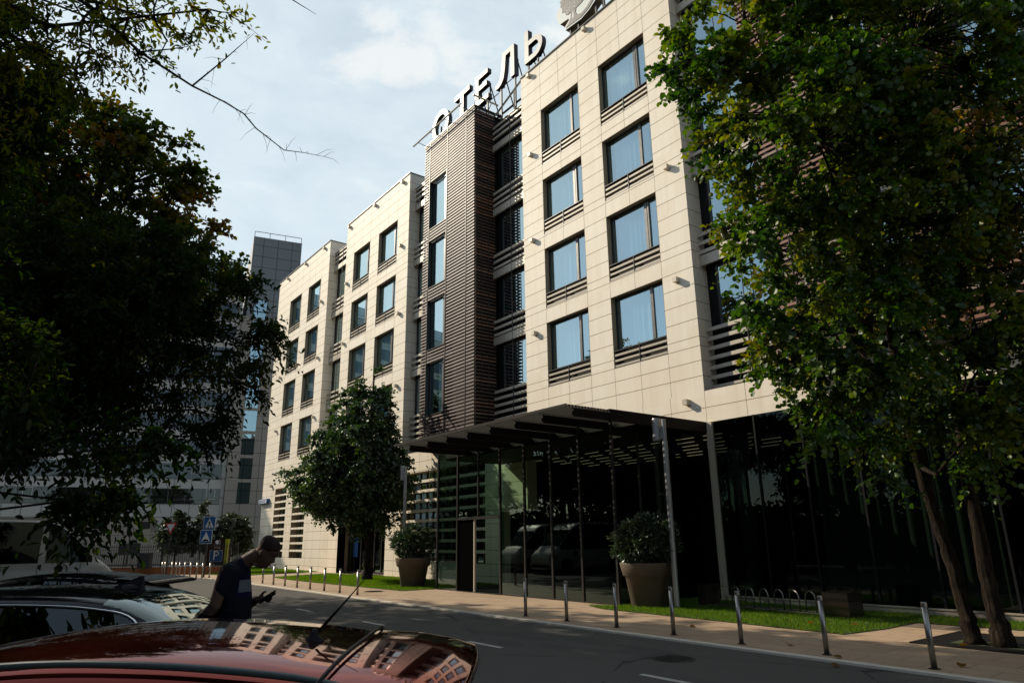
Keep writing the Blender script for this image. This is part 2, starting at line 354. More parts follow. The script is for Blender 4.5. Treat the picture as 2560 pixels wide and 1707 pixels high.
def clumps_in(rng, blobs, spacing, inner=.45):
    """clump centres through the outer shell of a union of ellipsoids (x,y,z,r[,rz])"""
    out = []
    for b in blobs:
        x, y, z, r = b[:4]; rz = b[4] if len(b) > 4 else r * .9
        k = max(5, int(4.19 * r * r * rz / spacing ** 3))
        u = rng.normal(size=(k, 3)); u /= np.linalg.norm(u, axis=1, keepdims=True)
        rr = inner + (1 - inner) * rng.uniform(0, 1, k) ** .6
        out.append(np.array([x, y, z]) + u * rr[:, None] * np.array([r, r, rz]))
    return np.concatenate(out)

def tree(name, label, cat, base, trunk, blobs, mat, leaf=.09, spacing=.75, nsp=9, nlf=9, crad=.55, droop=.35, shape='broad', seed=1, group=None, tint=(0, 1), limb_r=.05, ymax=None, cull=None, flatz=.75):
    rng = np.random.default_rng(seed)
    root = thing(name, label, cat, base, group=group, world=True)
    tb = MB(); tp = [Vector(p[:3]) for p in trunk]; tr = [p[3] for p in trunk]
    P2, R2 = [], []
    for i in range(len(tp) - 1):
        for k in range(5):
            t = k / 5; jit = Vector(rng.normal(size=3)) * tr[i] * .07; P2.append(tp[i].lerp(tp[i + 1], t) + (jit if (i or k) else Vector())); R2.append(lerp(tr[i], tr[i + 1], t) * (1 + rng.normal() * .05))
    P2.append(tp[-1]); R2.append(tr[-1]); R2[0] *= 1.15
    tb.tube(P2, R2, 14); tb.build('trunk', M['bark'], root, smooth=True)
    C = clumps_in(rng, blobs, spacing)
    if ymax is not None: C = C[C[:, 1] < ymax]
    if cull is not None: C = np.array([c for c in C if not cull(c)])
    cen = np.array([b[:3] for b in blobs]).mean(0); out = C - cen; out /= np.linalg.norm(out, axis=1, keepdims=True) + 1e-9
    br = MB(); T = np.array([list(p) for p in P2]); TR = np.array(R2); hi = np.arange(len(T)) > len(T) * .35
    limbs = []
    for b in blobs:
        c = np.array(b[:3]); cand = np.where(hi)[0]; dd = np.linalg.norm(T[cand] - (c - [0, 0, b[3] * .8]), axis=1); j = cand[dd.argmin()]
        a = T[j]; mid = (a + c) / 2 + np.array([0, 0, -.15 * np.linalg.norm(c - a)]) + rng.normal(size=3) * .15
        pts = [a + (mid - a) * t if t <= 1 else mid + (c - mid) * (t - 1) for t in (0, .5, 1, 1.5, 2)]
        rr = min(TR[j] * .6, limb_r * (.5 + b[3] * .5)); br.tube(pts, [rr, rr * .85, rr * .7, rr * .5, rr * .35], 6); limbs += [(p, rr * .4) for p in pts[1:]]
    LP = np.array([l[0] for l in limbs])
    for c in C:
        j = np.linalg.norm(LP - c, axis=1).argmin(); a = LP[j]
        mid = (a + c) / 2 + rng.normal(size=3) * .12 * np.linalg.norm(c - a)
        br.tube([a, mid, c], [limbs[j][1] * .55 + .006, .012, .006], 4)
    P, D_, N_, Ll, O, E_ = sprays(rng, C, np.full(len(C), crad) * rng.uniform(.7, 1.3, len(C)), nsp, nlf, leaf, droop, out, flatz)
    for k in range(0, len(O), 3): br.tube([O[k], (O[k] + E_[k]) / 2 + [0, 0, .03], E_[k]], [.006, .004, .002], 3, cap=False)
    br.build('branches', M['bark'], root, smooth=True)
    keep = np.ones(len(P), bool)
    if ymax is not None: keep &= P[:, 1] < ymax + .25
    P, D_, N_, Ll = P[keep], D_[keep], N_[keep], Ll[keep]
    cl = np.repeat(rng.uniform(0, 1, len(C)), nsp * nlf)[keep]
    tn = np.clip(tint[0] + (tint[1] - tint[0]) * (.72 * cl + .34 * rng.uniform(0, 1, len(P)) ** 1.2), 0, 1)
    leafy('crown', P, D_, N_, Ll, tn, mat, root, shape)
    return root

# ------------------------------------------------------------------ hotel
YF = 17.7; YR = 18.12
WT = [20.62, 17.06, 13.75, 10.42]; WB = [17.78, 14.43, 11.07, 7.71]
ROOF = 23.15; RROOF = 22.15
hotel = thing('hotel_building', 'cream stone clad hotel of several storeys with brown louvred bays and glass entrance', 'building', (-30, YF, 0), world=True)

def wall_holes(mb, x0, x1, z0, z1, y, holes, depth=.26, mi=0, mir=1):
    xs = sorted({x0, x1} | {h[0] for h in holes} | {h[1] for h in holes}); zs = sorted({z0, z1} | {h[2] for h in holes} | {h[3] for h in holes})
    xs = [x for x in xs if x0 <= x <= x1]; zs = [z for z in zs if z0 <= z <= z1]
    for i in range(len(xs) - 1):
        for j in range(len(zs) - 1):
            cx, cz = (xs[i] + xs[i + 1]) / 2, (zs[j] + zs[j + 1]) / 2
            if any(h[0] < cx < h[1] and h[2] < cz < h[3] for h in holes): continue
            mb.quad((xs[i], y, zs[j]), (xs[i + 1], y, zs[j]), (xs[i + 1], y, zs[j + 1]), (xs[i], y, zs[j + 1]), mi)
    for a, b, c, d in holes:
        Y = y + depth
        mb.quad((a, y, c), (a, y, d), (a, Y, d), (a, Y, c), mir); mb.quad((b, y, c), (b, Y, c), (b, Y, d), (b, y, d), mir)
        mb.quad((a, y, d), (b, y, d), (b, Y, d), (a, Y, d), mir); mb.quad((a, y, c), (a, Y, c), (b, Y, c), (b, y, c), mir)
def seg(a, b, cuts):
    out = [(a, b)]
    for c, d in cuts:
        nx = []
        for p, q in out:
            if d <= p or c >= q: nx.append((p, q)); continue
            if c > p: nx.append((p, c))
            if d < q: nx.append((d, q))
        out = nx
    return out
JW = .009
def joints(mb, x0, x1, zl, xl, holes, y=YF, zr=(0, 99)):
    for z in zl:
        for a, b in seg(x0, x1, [(h[0], h[1]) for h in holes if h[2] < z - 1e-6 and h[3] > z + 1e-6]):
            mb.box(a, b, y - .002, y + .003, z - JW, z + JW)
    for x in xl:
        zs = sorted(zl); lo, hi = min(zs), zr[1]
        for a, b in seg(zr[0], zr[1], [(h[2], h[3]) for h in holes if h[0] < x - 1e-6 and h[1] > x + 1e-6]):
            mb.box(x - JW * .7, x + JW * .7, y - .0015, y + .002, a, b)
HJ = [22.55, 21.95, 21.3] + [z for t in WT for z in (t, t - .6, t - 1.2, t - 1.8, t - 2.4, t - 2.72)] + [17.4 + .0, 7.21, 6.71]
LJ = [6.2, 5.67, 5.2, 4.65, 4.1, 3.55, 3.0, 2.45, 1.9, 1.35, .8, .3]

def window(x0, x1, zb, zt, mull=.72, sill=.7, y=YF, grille=True, curtain=True, seed=0, mat='pane', dy=.25):
    """window = frame mesh with its pane, curtain and ventilation grille"""
    rr = random.Random(seed); f = MB(); Y = y + dy; zg = zb + sill; t = .075
    f.box(x0, x0 + t, Y - .03, Y + .05, zg, zt); f.box(x1 - t, x1, Y - .03, Y + .05, zg, zt)
    f.box(x0 + t, x1 - t, Y - .031, Y + .05, zt - t, zt); f.box(x0 + t, x1 - t, Y - .031, Y + .05, zg - .1, zg + .04)
    xm = lerp(x0, x1, mull); f.box(xm - .06, xm + .06, Y - .045, Y + .05, zg + .04, zt - t, 1)
    if rr.random() < .35: f.box(xm + .1, xm + .16, Y - .06, Y, zg + .06, zt - t - .02, 1)
    fo = f.build('window', [M['frame'], M['framegrey']], hotel)
    fo['_inv'] = [-0.0, -0.0, -0.0]
    def sub(mb, name, mt, smooth=False):
        o = mb.build(name, mt, None, smooth); o.parent = fo; return o
    p = MB(); p.quad((x0 + t, Y, zg), (x1 - t, Y, zg), (x1 - t, Y, zt - t), (x0 + t, Y, zt - t)); sub(p, 'pane', M[mat])
    if curtain:
        c = MB(); n = 60; ca_, cb_ = x0 + .2 + rr.choice([0, 0, .1, .5]), x1 - .05 - rr.choice([0, 0, 0, .35]); xs = [lerp(ca_, cb_, i / n) for i in range(n + 1)]
        ph = rr.uniform(0, 9); ys = [Y + .13 + .035 * math.sin(i * .95 + ph + 1.3 * math.sin(i * .21 + ph)) for i in range(n + 1)]
        for i in range(n): c.quad((xs[i], ys[i], zg - .1), (xs[i + 1], ys[i + 1], zg - .1), (xs[i + 1], ys[i + 1], zt), (xs[i], ys[i], zt))
        sub(c, 'curtain', M['curtain'], True)
    if grille:
        g = MB(); zt2 = zg - .09; h = (zt2 - zb); ns = 3; xc = (x0 + x1) / 2
        g.quad((x0, y + .16, zb), (x1, y + .16, zb), (x1, y + .16, zt2), (x0, y + .16, zt2), 1)
        for k in range(ns):
            za = zb + .03 + k * h / ns; 
            for a, b in ((x0 + .01, xc - .015), (xc + .015, x1 - .01)):
                g.add([(a, y + .02, za), (b, y + .02, za), (b, y + .015, za + .074), (a, y + .015, za + .074), (a, y + .12, za + .0), (b, y + .12, za + .0), (b, y + .05, za + .082), (a, y + .05, za + .082)],
                      [(0, 1, 2, 3), (4, 7, 6, 5), (3, 2, 6, 7), (0, 4, 5, 1), (0, 3, 7, 4), (1, 5, 6, 2)], 0)
        g.box(x0, x1, y - .004, y + .15, zt2 + .005, zt2 + .03, 2); g.box(x0, x1, y - .004, y + .15, zb, zb + .02, 2)
        g.box(xc - .012, xc + .012, y + .0, y + .1, zb + .02, zt2, 2)
        sub(g, 'grille', [M['slat'], M['black'], M['frame']])
    return fo

def block(x0, x1, cols, z0=6.2, side_x=None):
    holes = [(a, b, WB[i], WT[i]) for a, b in cols for i in range(4)]
    mb = MB(); wall_holes(mb, x0, x1, z0, ROOF, YF, holes, .26)
    for x in (x0, x1): mb.quad((x, YF, z0), (x, 18.8, z0), (x, 18.8, ROOF), (x, YF, ROOF))
    mb.quad((x0, 20.5, RROOF), (x1, 20.5, RROOF), (x1, 20.5, ROOF), (x0, 20.5, ROOF)); mb.quad((x0, YF, ROOF), (x1, YF, ROOF), (x1, 20.5, ROOF), (x0, 20.5, ROOF))
    for x in (x0, x1): mb.quad((x, 18.8, RROOF), (x, 20.5, RROOF), (x, 20.5, ROOF), (x, 18.8, ROOF))
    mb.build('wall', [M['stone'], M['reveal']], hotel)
    j = MB(); xl = sorted({h[0] for h in holes} | {h[1] for h in holes} | {(h[0] + h[1]) / 2 for h in holes})
    a = [c[0] for c in cols]; b = [c[1] for c in cols]
    joints(j, x0, x1, HJ, [v for v in xl], holes, zr=(z0, ROOF))
    for z in HJ + [6.21]: j.box(x1 - .003, x1 + .002, YF, 18.7, z - JW, z + JW)
    j.build('panel_joints', M['joint'], hotel)
    c = MB(); c.box(x0 - .03, x1 + .03, YF - .05, 20.6, ROOF, ROOF + .06); c.build('parapet_cap', M['cap'], hotel)
    for k, (p, q) in enumerate(cols):
        for i in range(4): window(p, q, WB[i], WT[i], seed=int(x0 * 10) + k * 7 + i, sill=.7)
block(-55.97, -45.16, [(-52.95, -50.46), (-49.0, -46.57)])
block(-42.12, -33.16, [(-40.82, -38.36), (-37.1, -34.58)])
block(-22.25, -13.27, [(-20.84, -18.33), (-17.1, -14.59)], z0=6.2)
block(-1.5, 7.5, [(-.1, 2.4), (3.6, 6.1)], z0=6.2)

# ground storey wall
g = MB(); j = MB()
SA = [(-53.0, -50.52, .75, 5.65), (-49.2, -46.72, .75, 5.65)]; SE = [(-33.1, -25.35, .8, 5.15)]; ENT = [(-41.0, -34.75, 0, 3.25)]
wall_holes(g, -55.97, -24.2, 0, 6.2, YF, SA + SE + ENT, .5); wall_holes(g, -24.2, -22.35, 2.9, 6.2, YF, [], .3)
wall_holes(g, -22.35, 8, 5.2, 6.2, YF, []); g.quad((-55.97, YF, 0), (-55.97, 33, 0), (-55.97, 33, 6.2), (-55.97, YF, 6.2))
g.quad((-24.2, YF, 0), (-24.2, 18.2, 0), (-24.2, 18.2, 2.9), (-24.2, YF, 2.9)); g.quad((-24.2, YF, 2.9), (-22.35, YF, 2.9), (-22.35, 18.2, 2.9), (-24.2, 18.2, 2.9)); g.quad((-22.35, YF, 2.9), (-22.35, 18.2, 2.9), (-22.35, 18.2, 5.2), (-22.35, YF, 5.2))
g.quad((-22.35, YF, 5.2), (8, YF, 5.2), (8, 18.1, 5.2), (-22.35, 18.1, 5.2))
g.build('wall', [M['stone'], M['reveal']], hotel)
joints(j, -55.97, -24.2, LJ, [-55 + 1.25 * k for k in range(25)], SA + SE + ENT, zr=(0, 6.2))
joints(j, -24.2, -22.35, [z for z in LJ if z > 2.95], [], [], zr=(2.9, 6.2)); joints(j, -22.35, 8, [5.67], [-20.9, -19.63, -18.38, -17.17, -15.87, -14.65, -13.27, -11.8, -10.3, -8.8, -7.3], [], zr=(5.2, 6.2))
j.build('panel_joints', M['joint'], hotel)
# slotted ground-floor windows
for (a, b, c, d) in SA + SE:
    s = MB(); n = round((d - c) / .49); h = (d - c) / n
    for k in range(1, n): s.box(a + .002, b - .002, YF + .01, YF + .13, c + k * h - .065, c + k * h + .065)
    for x in ([(a + b) / 2] if b - a < 4 else [-30.2, -27.7]): s.box(x - .008, x + .008, YF + .005, YF + .02, c, d, 1)
    so_ = s.build('window', [M['stone'], M['joint']], hotel)
    p = MB(); p.quad((a, YF + .45, c), (b, YF + .45, c), (b, YF + .45, d), (a, YF + .45, d)); q = p.build('pane', M['pane']); q.parent = so_
    f = MB(); nn = max(3, int((b - a) / .62))
    for k in range(nn + 1): x = lerp(a + .04, b - .04, k / nn); f.box(x - .035, x + .035, YF + .40, YF + .44, c, d)
    q = f.build('frame', M['frame']); q.parent = so_
# side entrance under the middle block
e = MB()
for k in range(8):
    x = lerp(-40.95, -34.8, k / 7); e.box(x - .04, x + .04, 18.4, 18.5, 0, 3.2)
e.box(-41, -34.75, 18.39, 18.5, 2.35, 2.45); e.box(-41, -34.75, 18.39, 18.5, 0.0, .12); dr = e.build('entrance_door', M['frame'], hotel)
p = MB(); p.quad((-41, 18.45, 0), (-34.75, 18.45, 0), (-34.75, 18.45, 3.2), (-41, 18.45, 3.2)); q = p.build('pane', M['lobby']); q.parent = dr
p = MB(); p.box(-40.2, -39.6, 18.40, 18.42, .9, 2.0); p.box(-38.3, -37.9, 18.40, 18.42, .9, 2.0); q = p.build('poster', M['blue']); q.parent = dr
for x, y in ((-41, 0), (-34.75, 0)):
    p = MB(); p.quad((x, YF, 0), (x, 18.6, 0), (x, 18.6, 3.25), (x, YF, 3.25)); p.build('wall', M['reveal'], hotel)

# recessed bays
def bay(x0, x1, xg0, xg1, seed=0, bottom=6.2):
    b = MB()
    b.box(x0, x1, YR + .30, YR + .34, bottom, RROOF, 2)
    tops = [RROOF] + WB_G; 
    def slats(za, zb, step=.32):
        z = za
        while z > zb + .1: b.box(x0, x1, YR - .02, YR + .06, z - .12, z, 0); z -= step
    slats(RROOF, 21.15)
    b.box(x0, x1, YR - .04, YR + .05, 20.72, 21.06, 1)
    for i in range(4):
        zg = WB[i] + .62
        if i < 3: slats(zg, WT[i + 1] + .45); b.box(x0, x1, YR - .04, YR + .05, WT[i + 1] + .08, WT[i + 1] + .44, 1)
        else: slats(zg, bottom + .1)
    b.box(x0, x1, YR - .05, YR + .3, RROOF, RROOF + .05, 3); b.box(x0, x1, YR - .42, YR + .3, bottom - .002, bottom + .035, 3)
    xc = (x0 + x1) / 2; b.box(xc - .012, xc + .012, YR - .045, YR - .02, bottom, RROOF, 3)
    b.build('louvre_bay', [M['slat'], M['band'], M['darkwall'], M['frame']], hotel)
    for i in range(4):
        window(xg0, xg1, WB[i] + .62, WT[i] + (.08 if i else .1), mull=.86, sill=0.0, y=YR, grille=False, seed=seed + i, dy=.24)
WB_G = [z + .62 for z in WB]
bay(-45.16, -42.12, -44.7, -42.2, 11); bay(-33.16, -30.08, -32.9, -30.3, 21); bay(-25.16, -22.25, -24.75, -22.3, 31)
bay(-13.27, -10.2, -12.85, -10.4, 41); bay(-8.0, -6.5, -7.9, -6.6, 51)

# louvred towers
def tower(x0, x1, wx, zt=23.04, zb=6.05, mat='wood', rods=(), yf=16.96):
    P = .1675; s = MB(); n = int((zt - zb) / P)
    holes = [(wx[0], wx[1], WB[i] - .05, WT[i] - .02) for i in range(4)] if wx else []
    for k in range(n):
        z = zt - .03 - k * P
        for a, b in seg(x0, x1, [(h[0], h[1]) for h in holes if h[2] < z < h[3]]):
            s.box(a, b, yf, yf + .04, z - .075, z)
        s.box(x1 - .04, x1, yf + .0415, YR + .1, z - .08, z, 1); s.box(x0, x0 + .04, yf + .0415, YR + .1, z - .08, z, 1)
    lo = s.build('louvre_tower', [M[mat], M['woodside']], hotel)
    d = MB(); wall_holes(d, x0 + .14, x1 - .14, zb, zt - .15, yf + .2, holes, .45, 0, 0)
    for x in (x0 + .14, x1 - .14): d.quad((x, yf + .2, zb), (x, 18.7, zb), (x, 18.7, zt - .15), (x, yf + .2, zt - .15))
    d.quad((x0, yf, zb), (x1, yf, zb), (x1, 18.7, zb), (x0, 18.7, zb)); d.quad((x0, yf, zt - .16), (x1, yf, zt - .16), (x1, 18.7, zt - .16), (x0, 18.7, zt - .16))
    d.box(x0 + .1, x1 - .1, 18.6, 18.7, RROOF, zt - .16)
    q = d.build('backing', M['darkwall']); q.parent = lo
    r = MB()
    for x in rods: r.box(x - .012, x + .012, yf - .02, yf + .0, zb, zt)
    for y in (17.4, 17.8): r.box(x1, x1 + .02, y - .012, y + .012, zb, zt)
    r.box(x0 - .03, x1 + .03, yf - .03, yf + .12, zt, zt + .05)
    r.box(x1 - .1, x1 + .03, yf + .121, 18.7, zt, zt + .05)
    for a, b, c, e_ in holes: r.box(a, b, yf - .02, yf + .3, c, c + .03); r.box(a - .0, a + .03, yf - .01, yf + .6, c + .03, e_); r.box(b - .03, b, yf - .01, yf + .6, c + .03, e_)
    q = r.build('trim', M['cap']); q.parent = lo
    for i, h in enumerate(holes): window(h[0] + .03, h[1] - .03, h[2] + .03, h[3], mull=.78, sill=0.05, y=yf + .05, grille=False, seed=90 + i, dy=.17)
tower(-30.08, -25.16, (-29.49, -27.75), rods=(-29.49, -27.69, -25.88))
tower(-10.2, -8.0, None, mat='woodred', rods=(-9.4,)); tower(-6.5, -1.5, (-4.6, -2.9), mat='woodred', rods=(-5.5,))
r = MB(); r.tube([(-30.75, 16.55, 23.32), (-25.75, 16.55, 23.32)], .045, 8); r.tube([(-24.95, 16.75, 23.45), (-24.95, 18.3, 23.45)], .045, 8)
for x in (-30.2, -28.9, -27.4, -26.0): r.tube([(x, 16.55, 23.3), (x + .1, 16.8, 23.2), (x + .15, 17.1, 23.1)], .022, 6)
for y in (17.0, 17.9): r.tube([(-24.95, y, 23.45), (-25.3, y, 23.1)], .022, 6)
r.tube([(-22.3, 17.98, 23.5), (-25.9, 18.4, 22.9)], .06, 4); r.tube([(-23.3, 18.1, 23.3), (-23.3, 18.1, 22.2)], .05, 4)
r.build('roof_rail', M['slat'], hotel)
# building mass behind
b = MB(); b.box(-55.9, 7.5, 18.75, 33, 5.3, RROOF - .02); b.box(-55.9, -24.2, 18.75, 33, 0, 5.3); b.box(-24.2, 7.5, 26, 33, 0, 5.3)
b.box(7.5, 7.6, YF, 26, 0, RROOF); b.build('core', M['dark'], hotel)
# wall lamps
def lamp_at(x, z):
    l = MB(); l.box(x - .085, x + .085, YF - .19, YF, z - .085, z + .085)
    l.box(x - .05, x + .05, YF - .16, YF - .03, z + .086, z + .10, 1); l.build('wall_lamp', [M['slat'], M['frame']], hotel)
for cx in ((-53.82, -46.12), (-41.68, -33.95), (-21.55, -13.93)):
    for x in cx:
        for z in (22.86, 18.65, 14.4, 10.13, 5.93): lamp_at(x, z)
for x in (-49.86, -37.7, -17.7): lamp_at(x, 22.86)
# entrance canopy
c = MB(); XL, XR, Y0, Y1 = -22.75, -13.27, 11.85, 14.6
for k in range(8):
    x = -13.3 - k * 1.255; c.box(x - .03, x + .03, 12.1, 14.7, 4.88, 5.10)
c.box(-23.9, -13.33, 14.701, 17.69, 4.92, 5.19); c.box(-13.33, -13.25, 13.44, 17.69, 4.88, 5.205); c.build('canopy', M['beam'], hotel)
c = MB(); y = Y0
while y < 14.6: c.box(XL, XR, y, y + .035, 5.105, 5.165); y += .115
for k in range(8): x = -13.3 - k * 1.255; c.box(x - .02, x + .02, Y0, 14.6, 5.166, 5.18)
c.box(XL, XR + .02, Y0 - .03, Y0 - .002, 5.10, 5.185); c.build('canopy_louvre', M['beam'], hotel)
# lobby glazing
mull = [-23.95, -22.52, -21.15, -19.8, -18.42, -17.05, -15.7, -14.27]
f = MB()
for x in mull: f.box(x - .035, x + .035, 14.42, 14.50, 0.0, 5.10) if x not in (-21.15,) else f.box(x - .03, x + .03, 14.43, 14.5, 2.56, 5.1)
for x in (-23.2, -18.42): pass
for y in (15.55, 16.65): f.box(-14.30, -14.24, y - .03, y + .03, 0, 5.1)
f.box(-24, -22.52, 14.43, 14.49, 0, .04); f.box(-19.8, -14.27, 14.43, 14.49, 0, .04); f.box(-22.5, -19.83, 14.40, 14.52, 2.5, 2.58); f.box(-22.5, -19.83, 14.38, 14.6, .0, .02)
f.tube([(-23.95, 14.47, 4.55), (-24.5, 14.47, 5.0)], .03, 5)
lf = f.build('lobby_glazing', M['frame'], hotel)
p = MB()
for i in range(7):
    a, b_ = mull[i], mull[i + 1]
    z0 = 2.58 if 1 <= i <= 2 else .04
    p.quad((a + .035, 14.46, z0), (b_ - .035, 14.46, z0), (b_ - .035, 14.46, 5.1), (a + .035, 14.46, 5.1))
p.quad((-14.27, 14.5, .04), (-14.27, 17.69, .04), (-14.27, 17.69, 5.1), (-14.27, 14.5, 5.1)); p.quad((-23.95, 14.5, .04), (-23.95, 17.69, .04), (-23.95, 17.69, 5.1), (-23.95, 14.5, 5.1))
q = p.build('pane', M['lobby']); q.parent = lf
d = MB(); d.box(-22.5, -21.45, 14.47, 14.52, .02, 2.5); d.box(-21.44, -21.38, 14.45, 14.53, .02, 2.5, 1); d.box(-21.8, -21.6, 14.42, 14.5, 2.6, 2.66, 0)
d.build('entrance_door', [M['dark'], M['slat']], hotel)
# lobby interior
i_ = MB(); i_.quad((-24.2, 14.5, .0), (7.5, 14.5, .0), (7.5, 26, .0), (-24.2, 26, .0)); i_ = MB()
i_.box(-24.2, 7.5, 17.9, 26, .004, .012); i_.box(-23.9, -14.3, 14.6, 17.9, .004, .012); i_.build('lobby_floor', M['darkwall'], hotel)
i_ = MB(); i_.box(-24.2, 7.5, 18.3, 26, 5.02, 5.12); i_.box(-23.9, -14.3, 14.75, 17.65, 4.86, 4.915); i_.build('lobby_ceiling', M['ceil'], hotel)
i_ = MB(); i_.box(-16.6, -16.1, 19.0, 19.5, 0, 5.0); i_.build('lobby_column', M['darkwall'], hotel); i_ = MB(); i_.box(-18.0, -13.0, 23, 23.2, 0, 3.2); i_.build('lobby_partition', M['darkwall'], hotel)
sm = MB(); sm.box(-.38, .38, -.012, .012, -.01, .0); s0 = None
for r_ in range(6):
    for k in range(9):
        x = -23.2 + k * 1.15 + (r_ % 2) * .5; y = 18.9 + r_ * .85
        if s0 is None: s0 = sm.build('ceiling_light', M['strip'], hotel); s0.location = (x, y, 5.01)
        else: o = s0.copy(); COL.objects.link(o); o.location = (x, y, 5.01)
# right curtain wall with drapes
f = MB()
x = -13.09
f.box(-13.27, -13.07, 17.62, 17.75, 0, 5.2, 1)
for k in range(1, 15): x = -13.07 + k * 1.45; f.box(x - .025, x + .025, 17.66, 17.74, .15, 5.2)
f.box(-13.07, 7.5, 17.6, 17.76, .0, .13, 2); f.box(-13.07, 7.5, 17.58, 17.76, .131, .16, 2)
cw = f.build('curtain_wall', [M['black'], M['slat'], M['annex']], hotel)
p = MB(); p.quad((-13.07, 17.7, .16), (7.5, 17.7, .16), (7.5, 17.7, 5.2), (-13.07, 17.7, 5.2)); q = p.build('pane', M['darkpane']); q.parent = cw
p = MB(); n = 420; rr = random.Random(3)
xs = [lerp(-12.9, 5, i / n) for i in range(n + 1)]; ph = 0; ys = []
for i in range(n + 1): ph += rr.uniform(.5, .95); ys.append(18.35 + .07 * math.sin(ph) + .05 * math.sin(i * .07))
for i in range(n):
    if math.sin(i * .043) > .55 or 180 < i < 195: continue
    p.quad((xs[i], ys[i], .2), (xs[i + 1], ys[i + 1], .2), (xs[i + 1], ys[i + 1], 5.0), (xs[i], ys[i], 5.0))
q = p.build('drapes', M['curtaindark'], None, True); q.parent = cw

# ------------------------------------------------------------------ roof letters
def poly_ring(cx, cz, rx, rz, n=28, a0=0, a1=2 * math.pi): return [(cx + rx * math.cos(lerp(a0, a1, i / n)), cz + rz * math.sin(lerp(a0, a1, i / n))) for i in range(n + 1)]
def strip_prism(mb, outer, inner, y0, y1, closed=True):
    n = len(outer)
    for i in range(n - 1):
        a, b, c, d = outer[i], outer[i + 1], inner[i + 1], inner[i]
        P = lambda q, y: (q[0], y, q[1])
        mb.quad(P(a, y0), P(d, y0), P(c, y0), P(b, y0), 0); mb.quad(P(a, y1), P(b, y1), P(c, y1), P(d, y1), 1)
        mb.quad(P(a, y0), P(b, y0), P(b, y1), P(a, y1), 1); mb.quad(P(d, y0), P(d, y1), P(c, y1), P(c, y0), 1)
    if not closed:
        for k in (0, n - 1):
            a, d = outer[k], inner[k]; mb.quad((a[0], y0, a[1]), (a[0], y1, a[1]), (d[0], y1, d[1]), (d[0], y0, d[1]), 1)
sign = thing('rooftop_sign', 'Cyrillic roof sign reading hotel in grey box letters on the parapet', 'sign', (-26.5, 18.5, 22.2), world=True)
ya, yb = 18.42, 18.68; zb_, zt_ = 24.64, 26.52
def letter(fn):
    mb = MB(); fn(mb); return mb.build('letter', [M['letterface'], M['letterside']], sign)
def pr_(mb, pts): mb.prism(pts[::-1], ya, yb, 0, 1)
def fO(mb): o = poly_ring(-30.95, (zb_ + zt_) / 2, .93, .96, 40); i = poly_ring(-30.95, (zb_ + zt_) / 2, .62, .66, 40); strip_prism(mb, o, i, ya, yb)
def fT(mb): pr_(mb, [(-29.39, zt_), (-27.84, zt_), (-27.84, zt_ - .30), (-28.45, zt_ - .30), (-28.45, zb_), (-28.78, zb_), (-28.78, zt_ - .30), (-29.39, zt_ - .30)])
def fE(mb):
    x0, x1 = -27.26, -26.05; pr_(mb, [(x0, zt_), (x1, zt_), (x1, zt_ - .28), (x0 + .32, zt_ - .28), (x0 + .32, zt_ - .72), (x1 - .1, zt_ - .72), (x1 - .1, zt_ - 1.0), (x0 + .32, zt_ - 1.0), (x0 + .32, zb_ + .28), (x1 + .05, zb_ + .28), (x1 + .05, zb_), (x0, zb_)])
def fL(mb): pr_(mb, [(-24.68, zt_), (-23.68, zt_), (-23.68, zb_), (-23.99, zb_), (-23.99, zt_ - .28), (-24.40, zt_ - .28), (-24.50, zb_ + .75), (-24.62, zb_ + .30), (-24.85, zb_ + .05), (-25.1, zb_ - .02), (-25.33, zb_), (-25.33, zb_ + .24), (-25.12, zb_ + .27), (-24.95, zb_ + .42), (-24.84, zb_ + .85)])
def fS(mb):
    x0 = -22.82; pr_(mb, [(x0, zt_), (x0 + .32, zt_), (x0 + .32, zb_), (x0, zb_)])
    c = (-22.02, zb_ + .60); o = [(x0 + .322, zb_ + 1.22), (c[0], zb_ + 1.22)] + poly_ring(c[0], zb_ + .61, .60, .61, 20, math.pi / 2, -math.pi / 2) + [(x0 + .322, zb_)]
    i = [(x0 + .322, zb_ + .94), (c[0], zb_ + .94)] + poly_ring(c[0], zb_ + .61, .30, .33, 20, math.pi / 2, -math.pi / 2) + [(x0 + .322, zb_ + .28)]
    strip_prism(mb, o, i, ya, yb, False)
for f_ in (fO, fT, fE, fL, fS): letter(f_)
s = MB()
for x in (-31.3, -30.6, -28.6, -27.1, -26.2, -24.95, -23.75, -22.65, -21.9):
    s.box(x - .035, x + .035, 18.5, 18.58, RROOF, zb_ + (.3 if x in (-31.3, -30.6) else .1)); s.tube([(x, 18.7, zb_ + 1.0), (x, 19.7, RROOF + .6)], .035, 5); s.box(x - .03, x + .03, 18.68, 18.75, zb_ + .06, zb_ + 1.1)
s.tube([(-31.6, 18.62, zb_ - .1), (-25.3, 18.62, zb_ - .1)], .03, 4); s.tube([(-24.9, 18.62, zb_ + .08), (-23.8, 18.62, zb_ + .08)], .03, 4)
s.tube([(-31.8, 18.7, 23.2), (-22.3, 18.7, 23.2)], .07, 4)
s.build('support_frame', M['letterside'], sign)

